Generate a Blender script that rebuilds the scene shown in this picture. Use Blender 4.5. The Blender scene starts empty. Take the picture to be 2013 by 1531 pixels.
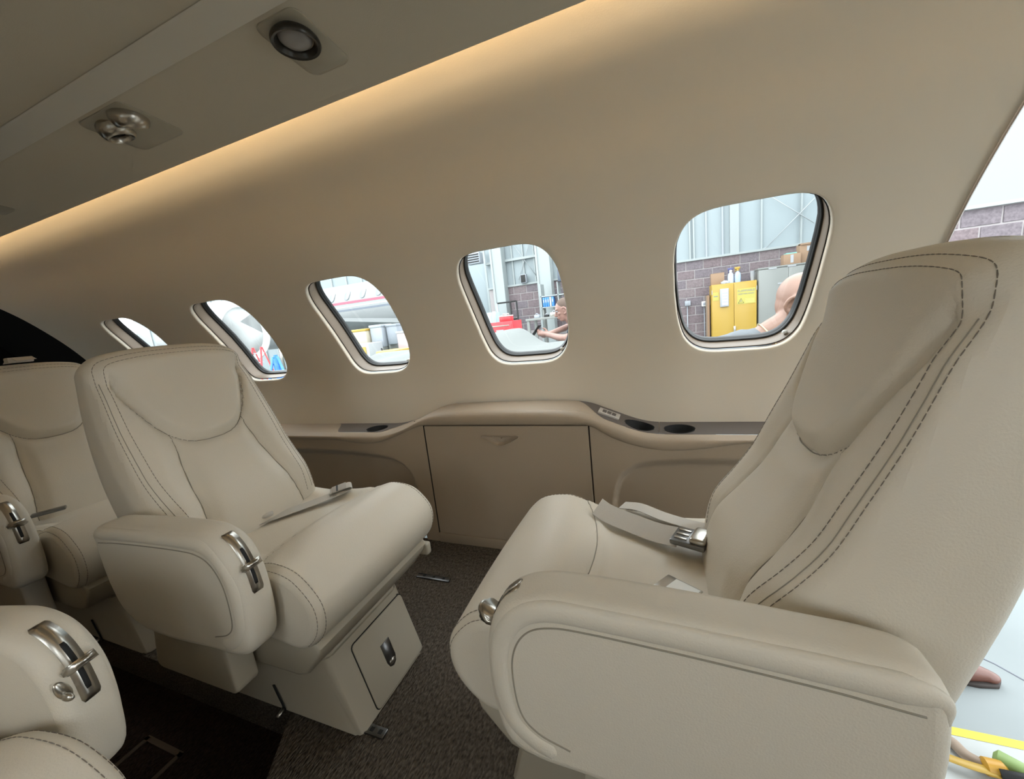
import bpy, bmesh, math, random
from mathutils.bvhtree import BVHTree
from mathutils import Vector, Matrix
random.seed(4)
PI = math.pi
scene = bpy.context.scene
COL = scene.collection

# ------------------------------------------------------------------ camera
cam = bpy.data.cameras.new('camera')
cam.sensor_width = 36.0
cam.sensor_fit = 'HORIZONTAL'
cam.lens = 760.0 / 2013.0 * 36.0
cam.clip_start = 0.01
cam_o = bpy.data.objects.new('camera', cam)
COL.objects.link(cam_o)
_x = Vector((1934, -75, -760)).normalized()
_y = Vector((292, -170, 760)); _y = (_y - _x * _x.dot(_y)).normalized()
_z = _x.cross(_y)
CAM = (0, 0, .95)
cam_o.matrix_world = Matrix((
    (_x[0], -_x[1], -_x[2], CAM[0]),
    (_y[0], -_y[1], -_y[2], CAM[1]),
    (_z[0], -_z[1], -_z[2], CAM[2]),
    (0, 0, 0, 1)))
scene.camera = cam_o

# ------------------------------------------------------------------ world and exposure
world = bpy.data.worlds.new('world'); scene.world = world
world.use_nodes = True
bg = world.node_tree.nodes['Background']
bg.inputs[0].default_value = (.90, .965, 1.0, 1)
bg.inputs[1].default_value = 1.0
vs = scene.view_settings
vs.view_transform = 'Standard'; vs.look = 'None'
vs.exposure = 2.55; vs.gamma = 1.0; vs.use_curve_mapping = False
COVE = 14.0     # strength of the cove light strips

# ------------------------------------------------------------------ helpers
def link(o, parent=None):
    COL.objects.link(o)
    if parent is not None:
        o.parent = parent
    return o

def tag(o, label=None, cat=None, group=None, kind=None):
    if label: o['label'] = label
    if cat: o['category'] = cat
    if group: o['group'] = group
    if kind: o['kind'] = kind
    return o

def empty(name, loc=(0, 0, 0), rz=0, parent=None):
    o = bpy.data.objects.new(name, None)
    o.empty_display_size = .05
    o.location = loc; o.rotation_euler = (0, 0, rz)
    return link(o, parent)

def mk(name, verts, faces, mat, parent=None, smooth=True):
    me = bpy.data.meshes.new(name)
    me.from_pydata([tuple(v) for v in verts], [], faces)
    bm = bmesh.new(); bm.from_mesh(me)
    bmesh.ops.recalc_face_normals(bm, faces=bm.faces)
    bm.to_mesh(me); bm.free()
    if smooth:
        me.polygons.foreach_set('use_smooth', [True] * len(me.polygons))
    me.materials.append(mat)
    me.update()
    return link(bpy.data.objects.new(name, me), parent)

def mkbm(name, bm, mat, parent=None, smooth=True, auto=None):
    me = bpy.data.meshes.new(name)
    bmesh.ops.recalc_face_normals(bm, faces=bm.faces)
    if auto is not None:
        for e in bm.edges:
            if len(e.link_faces) == 2 and e.calc_face_angle(0) > auto: e.smooth = False
    bm.to_mesh(me); bm.free()
    if smooth:
        me.polygons.foreach_set('use_smooth', [True] * len(me.polygons))
    me.materials.append(mat)
    return link(bpy.data.objects.new(name, me), parent)

def bm_box(bm, lo, hi, bev=0, seg=2, M=None):
    r = bmesh.ops.create_cube(bm, size=1)
    vs_ = r['verts']
    for v in vs_:
        v.co = Vector([(lo[i] + hi[i]) / 2 + v.co[i] * (hi[i] - lo[i]) for i in range(3)])
    if bev:
        es = list({e for v in vs_ for e in v.link_edges})
        r2 = bmesh.ops.bevel(bm, geom=es, offset=bev, segments=seg, affect='EDGES', profile=.5)
        vs_ = list({v for f in r2['faces'] for v in f.verts} | {v for v in vs_ if v.is_valid})
    if M is not None:
        bmesh.ops.transform(bm, matrix=M, verts=vs_)
    return vs_

def box(name, lo, hi, mat, parent=None, bev=0, seg=2, M=None):
    bm = bmesh.new(); bm_box(bm, lo, hi, bev, seg, M)
    return mkbm(name, bm, mat, parent, smooth=bev > 0, auto=.7)

def prism(name, pts, fn, d0, d1, mat, parent=None, bev=0, seg=3, smooth=True, auto=.9):
    """2D outline pts extruded from d0 to d1; fn(a,b,d) -> xyz"""
    bm = bmesh.new()
    A = [bm.verts.new(fn(a, b, d0)) for a, b in pts]
    B = [bm.verts.new(fn(a, b, d1)) for a, b in pts]
    n = len(pts)
    f0 = bm.faces.new(A); f1 = bm.faces.new(list(reversed(B)))
    for i in range(n):
        bm.faces.new((A[i], B[i], B[(i + 1) % n], A[(i + 1) % n]))
    if bev:
        es = [e for e in bm.edges if (e.verts[0] in A and e.verts[1] in A) or (e.verts[0] in B and e.verts[1] in B)]
        bmesh.ops.bevel(bm, geom=es, offset=bev, segments=seg, affect='EDGES', profile=.5)
    return mkbm(name, bm, mat, parent, smooth=smooth, auto=auto)

def catmull(P, n=6, closed=False):
    P = [Vector(p) for p in P]; out = []; N = len(P)
    rng = range(N) if closed else range(N - 1)
    for i in rng:
        if closed:
            p0, p1, p2, p3 = P[(i - 1) % N], P[i], P[(i + 1) % N], P[(i + 2) % N]
        else:
            p1, p2 = P[i], P[i + 1]
            p0 = P[i - 1] if i > 0 else p1 * 2 - p2
            p3 = P[i + 2] if i + 2 < N else p2 * 2 - p1
        for k in range(n):
            t = k / n
            out.append(.5 * ((2 * p1) + (p2 - p0) * t + (2 * p0 - 5 * p1 + 4 * p2 - p3) * t * t + (-p0 + 3 * p1 - 3 * p2 + p3) * t ** 3))
    if not closed: out.append(P[-1].copy())
    return out

def resample(P, n, closed=True):
    P = [Vector(p) for p in P]
    Q = P + [P[0]] if closed else P
    L = [0]
    for a, b in zip(Q, Q[1:]): L.append(L[-1] + (b - a).length)
    out = []; j = 0
    for i in range(n):
        s = L[-1] * i / (n if closed else n - 1)
        while j < len(L) - 2 and L[j + 1] < s: j += 1
        d = L[j + 1] - L[j]
        out.append(Q[j].lerp(Q[j + 1], (s - L[j]) / d if d > 1e-12 else 0))
    return out

def tube_geo(path, rad, n=8, closed=False, flat=None):
    """verts, faces of a tube; rad number or list; flat=(vector, factor) squashes along the vector"""
    P = [Vector(p) for p in path]; N = len(P)
    V = []; F = []
    up = Vector((0, 0, 1))
    prev = None
    for i, p in enumerate(P):
        if closed: t = (P[(i + 1) % N] - P[i - 1]).normalized()
        else: t = (P[min(i + 1, N - 1)] - P[max(i - 1, 0)]).normalized()
        if prev is None:
            a = up if abs(t.dot(up)) < .9 else Vector((1, 0, 0))
            u = (a - t * a.dot(t)).normalized()
        else:
            u = (prev - t * prev.dot(t)).normalized()
        prev = u; w = t.cross(u)
        r = rad[i] if isinstance(rad, (list, tuple)) else rad
        for k in range(n):
            an = 2 * PI * k / n
            o = u * math.cos(an) * r + w * math.sin(an) * r
            if flat: o -= flat[0] * (o.dot(flat[0]) * (1 - flat[1]))
            V.append(p + o)
    m = N if closed else N - 1
    for i in range(m):
        for k in range(n):
            a = i * n + k; b = i * n + (k + 1) % n
            c = ((i + 1) % N) * n + (k + 1) % n; d = ((i + 1) % N) * n + k
            F.append((a, b, c, d))
    if not closed:
        F.append(tuple(range(n - 1, -1, -1))); F.append(tuple(range((N - 1) * n, N * n)))
    return V, F

def tube(name, path, rad, mat, parent=None, n=8, closed=False, flat=None):
    V, F = tube_geo(path, rad, n, closed, flat)
    return mk(name, V, F, mat, parent)

def lathe(name, prof, mat, parent=None, n=24, M=None):
    """prof = [(r,z)]; around z"""
    V = []; F = []
    for r, z in prof:
        for k in range(n):
            a = 2 * PI * k / n
            V.append(Vector((r * math.cos(a), r * math.sin(a), z)))
    for i in range(len(prof) - 1):
        for k in range(n):
            F.append((i * n + k, i * n + (k + 1) % n, (i + 1) * n + (k + 1) % n, (i + 1) * n + k))
    if prof[0][0] > 1e-6: F.append(tuple(range(n)))
    if prof[-1][0] > 1e-6: F.append(tuple(range((len(prof) - 1) * n, len(prof) * n)))
    if M is not None: V = [M @ v for v in V]
    o = mk(name, V, F, mat, parent)
    bm = bmesh.new(); bm.from_mesh(o.data)
    bmesh.ops.remove_doubles(bm, verts=bm.verts, dist=1e-6)
    for e in bm.edges:
        if len(e.link_faces) == 2 and e.calc_face_angle(0) > .8: e.smooth = False
    bm.to_mesh(o.data); bm.free()
    return o

def grid_geo(us, ws, fn):
    V = [fn(u, w) for u in us for w in ws]
    nw = len(ws)
    F = [(i * nw + j, i * nw + j + 1, (i + 1) * nw + j + 1, (i + 1) * nw + j) for i in range(len(us) - 1) for j in range(nw - 1)]
    return V, F

def lin(a, b, n): return [a + (b - a) * i / (n - 1) for i in range(n)]

def merge(*gs):
    V = []; F = []
    for v, f in gs:
        o = len(V); V += list(v); F += [tuple(i + o for i in q) for q in f]
    return V, F

def ss(a, b, x):
    t = max(0., min(1., (x - a) / (b - a))); return t * t * (3 - 2 * t)

def interp(tab, x):
    if x <= tab[0][0]: return tab[0][1]
    for (a, p), (b, q) in zip(tab, tab[1:]):
        if x <= b: return p + (q - p) * (x - a) / (b - a)
    return tab[-1][1]

def sinterp(tab, x):
    """smooth interpolation (catmull) of a table"""
    n = len(tab)
    if x <= tab[0][0]: return tab[0][1]
    if x >= tab[-1][0]: return tab[-1][1]
    for i in range(n - 1):
        if x <= tab[i + 1][0]: break
    x0, y0 = tab[i]; x1, y1 = tab[i + 1]
    def slope(k):
        if k <= 0: return (tab[1][1] - tab[0][1]) / (tab[1][0] - tab[0][0])
        if k >= n - 1: return (tab[-1][1] - tab[-2][1]) / (tab[-1][0] - tab[-2][0])
        return (tab[k + 1][1] - tab[k - 1][1]) / (tab[k + 1][0] - tab[k - 1][0])
    h = x1 - x0; t = (x - x0) / h
    m0, m1 = slope(i) * h, slope(i + 1) * h
    return (2 * t ** 3 - 3 * t * t + 1) * y0 + (t ** 3 - 2 * t * t + t) * m0 + (-2 * t ** 3 + 3 * t * t) * y1 + (t ** 3 - t * t) * m1

# ------------------------------------------------------------------ materials
def mat(name, col, rough=.5, metal=0., bump=0., bscale=200., var=0., vscale=6., spec=.5, sheen=0.):
    m = bpy.data.materials.new(name); m.use_nodes = True
    nt = m.node_tree; b = nt.nodes['Principled BSDF']
    b.inputs['Base Color'].default_value = (*col, 1)
    b.inputs['Roughness'].default_value = rough
    b.inputs['Metallic'].default_value = metal
    b.inputs['Specular IOR Level'].default_value = spec
    if sheen: b.inputs['Sheen Weight'].default_value = sheen
    if bump or var:
        tc = nt.nodes.new('ShaderNodeTexCoord')
        geo = nt.nodes.new('ShaderNodeNewGeometry')
        pos = geo.outputs['Position']
    if bump:
        n = nt.nodes.new('ShaderNodeTexNoise'); n.inputs['Scale'].default_value = bscale
        n.inputs['Detail'].default_value = 4
        nt.links.new(tc.outputs['Object'], n.inputs['Vector'])
        bp = nt.nodes.new('ShaderNodeBump'); bp.inputs['Strength'].default_value = bump
        bp.inputs['Distance'].default_value = .002
        nt.links.new(n.outputs['Fac'], bp.inputs['Height'])
        nt.links.new(bp.outputs['Normal'], b.inputs['Normal'])
    if var:
        n = nt.nodes.new('ShaderNodeTexNoise'); n.inputs['Scale'].default_value = vscale
        n.inputs['Detail'].default_value = 3
        nt.links.new(tc.outputs['Object'], n.inputs['Vector'])
        r = nt.nodes.new('ShaderNodeValToRGB')
        r.color_ramp.elements[0].position = .3; r.color_ramp.elements[1].position = .7
        r.color_ramp.elements[0].color = (*[c * (1 - var) for c in col], 1)
        r.color_ramp.elements[1].color = (*[min(1, c * (1 + var)) for c in col], 1)
        nt.links.new(n.outputs['Fac'], r.inputs['Fac'])
        nt.links.new(r.outputs['Color'], b.inputs['Base Color'])
    return m

def emit(name, col, s):
    m = bpy.data.materials.new(name); m.use_nodes = True
    nt = m.node_tree; nt.nodes.remove(nt.nodes['Principled BSDF'])
    e = nt.nodes.new('ShaderNodeEmission'); e.inputs[0].default_value = (*col, 1); e.inputs[1].default_value = s
    nt.links.new(e.outputs[0], nt.nodes['Material Output'].inputs[0])
    return m

def glass_mat():
    m = bpy.data.materials.new('acrylic_pane'); m.use_nodes = True
    nt = m.node_tree; nt.nodes.remove(nt.nodes['Principled BSDF'])
    t = nt.nodes.new('ShaderNodeBsdfTransparent'); t.inputs[0].default_value = (.97, .985, .98, 1)
    g = nt.nodes.new('ShaderNodeBsdfGlossy'); g.inputs['Roughness'].default_value = .02
    lw = nt.nodes.new('ShaderNodeLayerWeight'); lw.inputs[0].default_value = .5
    pw = nt.nodes.new('ShaderNodeMath'); pw.operation = 'POWER'; pw.inputs[1].default_value = 5
    fr = nt.nodes.new('ShaderNodeMath'); fr.operation = 'MULTIPLY_ADD'; fr.inputs[1].default_value = .9; fr.inputs[2].default_value = .035
    nt.links.new(lw.outputs['Facing'], pw.inputs[0]); nt.links.new(pw.outputs[0], fr.inputs[0])
    mx = nt.nodes.new('ShaderNodeMixShader')
    nt.links.new(fr.outputs[0], mx.inputs[0]); nt.links.new(t.outputs[0], mx.inputs[1]); nt.links.new(g.outputs[0], mx.inputs[2])
    nt.links.new(mx.outputs[0], nt.nodes['Material Output'].inputs[0])
    return m

def carpet_mat(name, c0, c1, scale):
    m = bpy.data.materials.new(name); m.use_nodes = True
    nt = m.node_tree; b = nt.nodes['Principled BSDF']; b.inputs['Roughness'].default_value = 1
    b.inputs['Specular IOR Level'].default_value = .1
    tc = nt.nodes.new('ShaderNodeTexCoord')
    mp = nt.nodes.new('ShaderNodeMapping'); mp.inputs['Scale'].default_value = (1, .45, 1)
    v = nt.nodes.new('ShaderNodeTexVoronoi'); v.inputs['Scale'].default_value = scale
    n = nt.nodes.new('ShaderNodeTexNoise'); n.inputs['Scale'].default_value = scale * .8; n.inputs['Detail'].default_value = 5
    nt.links.new(tc.outputs['Object'], mp.inputs['Vector'])
    nt.links.new(mp.outputs[0], v.inputs['Vector']); nt.links.new(mp.outputs[0], n.inputs['Vector'])
    r = nt.nodes.new('ShaderNodeValToRGB')
    r.color_ramp.elements[0].position = .32; r.color_ramp.elements[1].position = .68
    r.color_ramp.elements[0].color = (*c0, 1); r.color_ramp.elements[1].color = (*c1, 1)
    nt.links.new(n.outputs['Fac'], r.inputs['Fac']); nt.links.new(r.outputs[0], b.inputs['Base Color'])
    bp = nt.nodes.new('ShaderNodeBump'); bp.inputs['Strength'].default_value = 1; bp.inputs['Distance'].default_value = .006
    nt.links.new(v.outputs['Distance'], bp.inputs['Height']); nt.links.new(bp.outputs[0], b.inputs['Normal'])
    return m

LEATHER = mat('cream_leather', (.70, .635, .53), .48, bump=.25, bscale=420, spec=.4)
LEATHER2 = mat('cream_leather_panel', (.69, .63, .53), .5, bump=.25, bscale=420, spec=.4)
STITCH = mat('stitch_thread', (.22, .185, .15), .8)
WALLM = mat('sidewall_cloth', (.72, .64, .525), .75, bump=.08, bscale=300, spec=.25)
CEILM = mat('headliner_cloth', (.60, .545, .445), .85, bump=.15, bscale=500, spec=.2)
BROWN = mat('tan_console_leather', (.40, .315, .23), .55, bump=.35, bscale=350, spec=.35)
BROWN2 = mat('tan_console_scoop', (.29, .235, .18), .6, bump=.3, bscale=350, spec=.3)
DKTRIM = mat('dark_console_trim', (.115, .095, .085), .45)
BLACK = mat('black_gap', (.008, .008, .008), .7)
RUBBER = mat('black_window_seal', (.010, .010, .010), .35)
BEZEL = mat('taupe_window_bezel', (.17, .125, .085), .42)
PLASTIC = mat('beige_plastic', (.47, .42, .33), .5, bump=.06, bscale=500)
CHROME = mat('brushed_chrome', (.50, .47, .42), .28, metal=1)
STEEL = mat('dark_steel', (.22, .22, .22), .3, metal=1)
WHITEP = mat('white_plastic', (.80, .80, .76), .4)
GLASS = glass_mat()
CARPET = carpet_mat('loop_carpet', (.055, .043, .033), (.17, .14, .108), 230)
RUG = carpet_mat('aisle_rug', (.020, .012, .008), (.045, .028, .020), 260)
WEB = mat('cream_webbing', (.55, .51, .45), .75, bump=.4, bscale=600)
LEDS = emit('warm_cove_led', (1.0, .76, .45), COVE)

# ------------------------------------------------------------------ cabin shell
PR = [(1.500, .47), (1.518, .58), (1.528, .70), (1.522, .80), (1.500, .88), (1.458, .97), (1.388, 1.08), (1.30, 1.19), (1.20, 1.295),
      (1.08, 1.39), (.95, 1.46), (.84, 1.505), (.74, 1.535)]
PRS = catmull(PR, 12)
_tab = [(p[1], p[0]) for p in PRS]
def wy(z): return interp(_tab, z)
def wn(z):
    e = .012
    dy = (wy(z + e) - wy(z - e)) / (2 * e)
    return Vector((0, 1, -dy)).normalized()
YC = .36            # cabin centre line
XA, XD, XD2, XF = -3.70, .71, 1.52, 1.80
WINS = [(-2.925, .205), (-2.085, .207), (-1.280, .205), (-.5245, .200), (.247, .206)]
ZW0, ZW1 = .66, 1.27
def mirror(p): return Vector((p[0], 2 * YC - p[1], p[2]))

M4 = 16
def win_outline(k):
    """k = number of points (4*M4), local (dx, z) of the wall opening"""
    out = []
    for i in range(4 * M4):
        th = -3 * PI / 4 + 2 * PI * i / (4 * M4)
        c, s = math.cos(th), math.sin(th)
        p = 4.6
        dz = .2205 * math.copysign(abs(s) ** (2 / p), s)
        z = .9775 + dz
        hw = interp([(.757, .166), (.82, .182), (.90, .193), (1.0, .201), (1.11, .201), (1.198, .191)], z)
        out.append(Vector((hw * math.copysign(abs(c) ** (2 / p), c) * k, z)))
    return out

def offset2(P, d):
    n = len(P); out = []
    for i in range(n):
        t = (P[(i + 1) % n] - P[i - 1]).normalized()
        out.append(P[i] + Vector((-t[1], t[0])) * d)      # CCW outline: left normal points inwards
    return out

def rect_ring(x0, x1, z0, z1):
    out = []
    for i in range(4 * M4):
        s, t = divmod(i, M4); t /= M4
        if s == 0: out.append(Vector((x0 + (x1 - x0) * t, z0)))
        elif s == 1: out.append(Vector((x1, z0 + (z1 - z0) * t)))
        elif s == 2: out.append(Vector((x1 + (x0 - x1) * t, z1)))
        else: out.append(Vector((x0, z1 + (z0 - z1) * t)))
    return out

def ring_geo(rings):
    """list of closed rings (lists of xyz) -> quads"""
    n = len(rings[0]); V = [p for r in rings for p in r]; F = []
    for i in range(len(rings) - 1):
        for k in range(n):
            F.append((i * n + k, i * n + (k + 1) % n, (i + 1) * n + (k + 1) % n, (i + 1) * n + k))
    return V, F

def on_wall(x, z, d=0.):
    n = wn(z)
    return Vector((x, wy(z), z)) + n * d

def build_side(name, flip, wins, door):
    gs = []
    zl = [p[1] for p in PRS]
    low = [z for z in lin(.47, ZW0, 6)]
    prof_hi = [Vector((0, wy(ZW1), ZW1))] + [Vector((0, p[0], p[1])) for p in PRS if p[1] > ZW1 + .001] + [Vector((0, .64, 1.56))]
    x1 = XD if door else XF
    gs.append(grid_geo(lin(XA, x1, 30), low, lambda x, z: on_wall(x, z)))
    gs.append(grid_geo(lin(XA, x1, 30), prof_hi, lambda x, p: Vector((x, p[1], p[2]))))
    # window cells
    xs = [w[0] for w in wins]
    bounds = [xs[0] - .36] + [(a + b) / 2 for a, b in zip(xs, xs[1:])] + [xs[-1] + .36]
    zs = lin(ZW0, ZW1, M4 + 1)
    gs.append(grid_geo(lin(XA, bounds[0], 5), zs, lambda x, z: on_wall(x, z)))
    gs.append(grid_geo(lin(bounds[-1], x1, 4), zs, lambda x, z: on_wall(x, z)))
    for i, (xc, k) in enumerate(wins):
        o = [Vector((xc + p[0], p[1])) for p in win_outline(k / .199)]
        r = rect_ring(bounds[i], bounds[i + 1], ZW0, ZW1)
        rings = []
        for j in range(9):
            t = (j / 8) ** .8
            rings.append([on_wall(*(a.lerp(b, t))) for a, b in zip(r, o)])
        for sh, d in ((.0015, .0006), (.004, .003), (.0055, .008), (.006, .014), (.006, .022)):
            rings.append([on_wall(q[0], q[1], d) for q in offset2(o, sh)])
        gs.append(ring_geo(rings))
    if door:   # pieces around the doorway
        top = [p for p in prof_hi if p[2] >= 1.385]
        gs.append(grid_geo([XD, XF], top, lambda x, p: Vector((x, p[1], p[2]))))
        gs.append(grid_geo([XD2, XF], low + zs[1:] + [1.30, 1.34, 1.3851], lambda x, z: on_wall(x, z)))
    V, F = merge(*gs)
    if flip: V = [mirror(v) for v in V]
    o = mk(name, V, F, WALLM)
    bm = bmesh.new(); bm.from_mesh(o.data)
    bmesh.ops.remove_doubles(bm, verts=bm.verts, dist=2e-4)
    bmesh.ops.recalc_face_normals(bm, faces=bm.faces)
    bm.to_mesh(o.data); bm.free()
    o.data.polygons.foreach_set('use_smooth', [True] * len(o.data.polygons))
    return o

def build_window(idx, flip, xc, k):
    root = empty('window_%d' % idx, (0, 0, 0)); tag(root, kind='structure')
    o = [Vector((xc + p[0], p[1])) for p in win_outline(k / .199)]
    fl = (lambda V: [mirror(v) for v in V]) if flip else (lambda V: V)
    def ring(sh, d, lift=None):
        k_ = d / .095 if lift is None else lift
        P = offset2(o, sh)
        out = []
        for q in P:
            up = .022 * k_ * max(0, 1 - (q[1] - .76) / .30) - .008 * k_ * ss(1.0, 1.19, q[1])
            out.append(on_wall(q[0], q[1], 0) + wn(q[1]) * d + Vector((0, 0, up)))
        return out
    V, F = ring_geo([ring(.006, .018), ring(.0078, .0195), ring(.0086, .018)])
    mk('bezel_gap', fl(V), F, BLACK, root)
    V, F = ring_geo([ring(.0072, .030), ring(.0072, .0215), ring(.0078, .0195), ring(.0085, .022), ring(.0082, .034), ring(.0076, .046), ring(.0072, .058), ring(.0072, .068), ring(.0076, .073), ring(.0086, .0735)])
    mk('bezel', fl(V), F, BEZEL, root)
    V, F = ring_geo([ring(.0070, .080), ring(.0078, .0735), ring(.0098, .071), ring(.0125, .072), ring(.0142, .078), ring(.0148, .081), ring(.0160, .082), ring(.0165, .098)])
    mk('seal', fl(V), F, RUBBER, root)
    base = ring(.0150, .091); c = on_wall(xc, .985, .091)
    rings = [[q.lerp(c, t) + Vector((0, (wy(q.lerp(c, t)[2] - .04) - wy(q[2] - .04) * (1 - t) - wy(.945) * t) * 1.0, 0)) for q in base] for t in (0, .25, .5, .75, .97)]
    V, F = ring_geo(rings); V.append(sum(rings[-1], Vector((0, 0, 0))) / len(base))
    n = len(base); F += [(4 * n + i, 4 * n + (i + 1) % n, len(V) - 1) for i in range(n)]
    mk('pane', fl(V), F, GLASS, root)
    if not flip:
        p = on_wall(xc + .140, .800, .050)
        b = mk('shade_pull', *tube_geo([p + Vector((0, -.022, .004)), p + Vector((0, -.012, .002)), p], [.006, .0072, .006], 10), WHITEP, root)
    return root

wall_l = build_side('wall_left', False, WINS, True); tag(wall_l, kind='structure')
SWINS = [(-.5245, .200), (.247, .200), (1.04, .199)]     # starboard windows; unseen aft wall kept solid to make the daylight directional
wall_r = build_side('wall_right', True, SWINS, False); tag(wall_r, kind='structure')
n_ = 1
for xc, k in WINS:
    build_window(n_, False, xc, k); n_ += 1
for xc, k in SWINS:
    build_window(n_, True, xc, k); n_ += 1

# portals guide the daylight through the openings
def portal(loc, sx, sy, direction):
    l = bpy.data.lights.new('window_portal', 'AREA'); l.shape = 'RECTANGLE'; l.size = sx; l.size_y = sy
    l.cycles.is_portal = True
    o = bpy.data.objects.new('window_portal', l); link(o)
    o.location = loc
    o.rotation_euler = Vector(direction).to_track_quat('-Z', 'Y').to_euler()
for xc, k in WINS: portal((xc, 1.56, 1.01), .42, .50, (0, -1, -.35))
for xc, k in SWINS: portal((xc, 2 * YC - 1.56, 1.01), .42, .50, (0, 1, -.35))
portal(((XD + XD2) / 2, 1.62, .42), XD2 - XD + .1, 2.1, (0, -1, 0))

# doorway reveal
def strip(name, pts, fn0, fn1, m, parent=None):
    V = [fn0(p) for p in pts] + [fn1(p) for p in pts]; n = len(pts)
    return mk(name, V, [(i, i + 1, n + i + 1, n + i) for i in range(n - 1)], m, parent)
dz = lin(-.45, 1.385, 50)
def dy_(z): return wy(z) if z > .47 else 1.500
door = empty('door_1'); tag(door, kind='structure')
for xx, sgn in ((XD, 1), (XD2, -1)):
    V, F = merge(grid_geo(dz, [0, .004, .010, .016], lambda z, d: Vector((xx + sgn * (.0 + (.004 if d in (.004, .010) else 0)), dy_(z) - .012 + d, z))),
                 grid_geo(dz, [0, 1], lambda z, d: Vector((xx + sgn * .001, dy_(z) + .004 + d * .11, z))))
    mk('door_jamb', V, F, BEZEL, door)
V, F = grid_geo(lin(XD, XD2, 3), [0, 1], lambda x, d: Vector((x, wy(1.385) + d * .11, 1.385 + d * .03)))
mk('door_header', V, F, BEZEL, door)

# ------------------------------------------------------------------ ceiling
CP = [(.66, 1.515), (.80, 1.500), (.806, 1.494), (.806, 1.486), (.800, 1.480), (.78, 1.4795), (.586, 1.502), (.582, 1.5028), (.579, 1.5045), (.548, 1.5315), (.544, 1.533), (.538, 1.5335), (YC, 1.536)]
full = [Vector((0, a, b)) for a, b in CP] + [Vector((0, 2 * YC - a, b)) for a, b in reversed(CP[:-1])]
V, F = grid_geo(lin(XA, XF, 2), full, lambda x, p: Vector((x, p[1], p[2])))
ceil = mk('ceiling', V, F, CEILM, smooth=False)
bm = bmesh.new(); bm.from_mesh(ceil.data)
for e in bm.edges:
    if len(e.link_faces) == 2 and e.calc_face_angle(0) > .5: e.smooth = False
bm.to_mesh(ceil.data); bm.free()
tag(ceil, kind='structure')
FOLD = mat('painted_fold_highlight', (.74, .70, .62), .45)  # pale colour stands in for the highlight along the ceiling fold
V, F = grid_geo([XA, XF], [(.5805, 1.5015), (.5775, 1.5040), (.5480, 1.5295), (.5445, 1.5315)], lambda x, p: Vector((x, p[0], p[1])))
ft = mk('fold_highlight_1', V, F, FOLD, smooth=False); tag(ft, kind='structure')  # strip added over the bevel to carry the painted highlight
ft = mk('fold_highlight_2', [mirror(v) for v in V], F, FOLD, smooth=False); tag(ft, kind='structure')
V, F = grid_geo([XA, XF], [Vector((0, .64, 1.56)), Vector((0, .645, 1.50))], lambda x, p: Vector((x, p[1], p[2])))
V2 = [mirror(v) for v in V]
t1 = mk('trim_1', *merge((V, F), (V2, F)), CEILM); tag(t1, kind='structure')
# cove light strips: real lamps hidden behind the ceiling lip
for fl in (0, 1):
    s = box('cove_light_strip', (XA + .05, .690, 1.517), (XF - .05, .715, 1.525), LEDS)
    if fl:
        for v in s.data.vertices: v.co = mirror(v.co)
    tag(s, ['warm light strip hidden in the ceiling cove above the five windows', 'warm light strip hidden in the cove over the starboard seats'][fl], 'light strip', 'cove light strips')

# ceiling plates with reading lamp and air outlets (flat plate let into the ceiling)
def cz(y): return 1.4795 + (1.503 - 1.4795) * (.78 - y) / (.78 - .575)
def rrect(cx, cy, hx, hy, r, n=5):
    out = []
    for sx, sy, a0 in ((1, 1, 0), (-1, 1, PI / 2), (-1, -1, PI), (1, -1, 3 * PI / 2)):
        for k in range(n + 1):
            a = a0 + PI / 2 * k / n
            out.append((cx + sx * (hx - r) + r * math.cos(a), cy + sy * (hy - r) + r * math.sin(a)))
    return out
PLATE = mat('service_plate', (.40, .36, .28), .35)
DARKEYE = mat('dark_lamp_ring', (.05, .045, .038), .3, metal=.6)
LENS = mat('lamp_lens', (.30, .28, .27), .25)
def tilt(y): return Matrix.Translation((0, 0, 0))
def ceil_M(x, y):
    a = math.atan2(1.503 - 1.4795, .205)
    return Matrix.Translation((x, y, cz(y))) @ Matrix.Rotation(-a, 4, 'X')
def plate_root(name, x, y):
    r = bpy.data.objects.new(name, None); link(r); r.matrix_world = ceil_M(x, y); r.empty_display_size = .03
    return r
def ceil_plate(x, y, hx, hy):
    return rrect(0, 0, hx, hy, .018)
def lamp_unit(x, y, label):
    r = plate_root('reading_lamp', x, y); tag(r, label, 'lamp', 'reading lamps in the ceiling')
    prism('plate', rrect(.0, 0, .050, .066, .018), lambda a, b, d: (a, b, d), .002, -.0025, PLATE, r, bev=.0015)
    T = Matrix.Translation((0, -.020, -.012)) @ Matrix.Rotation(PI, 4, 'X') @ Matrix.Rotation(.10, 4, 'X') @ Matrix.Scale(1.12, 4)
    lathe('lamp_ring', [(.030, -.012), (.037, -.004), (.038, .001), (.036, .004), (.032, .003), (.028, -.004), (.026, -.010)], DARKEYE, r, 32, T)
    lathe('lens', [(.027, -.010), (.025, -.004), (.018, .001), (.008, .003), (.0001, .0035)], LENS, r, 28, T)
    return r
lamp_unit(-.600, .655, 'round swivel reading lamp on its plate in the ceiling, lens fully in view')
lamp_unit(-2.03, .655, 'round reading lamp in the ceiling over the aft seat')
r = plate_root('air_outlet_plate', -1.155, .652); tag(r, 'ceiling plate with two swivelling chrome air outlets', 'air outlet')
prism('plate', rrect(0, 0, .088, .064, .018), lambda a, b, d: (a, b, d), .002, -.0025, PLATE, r, bev=.0015)
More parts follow.
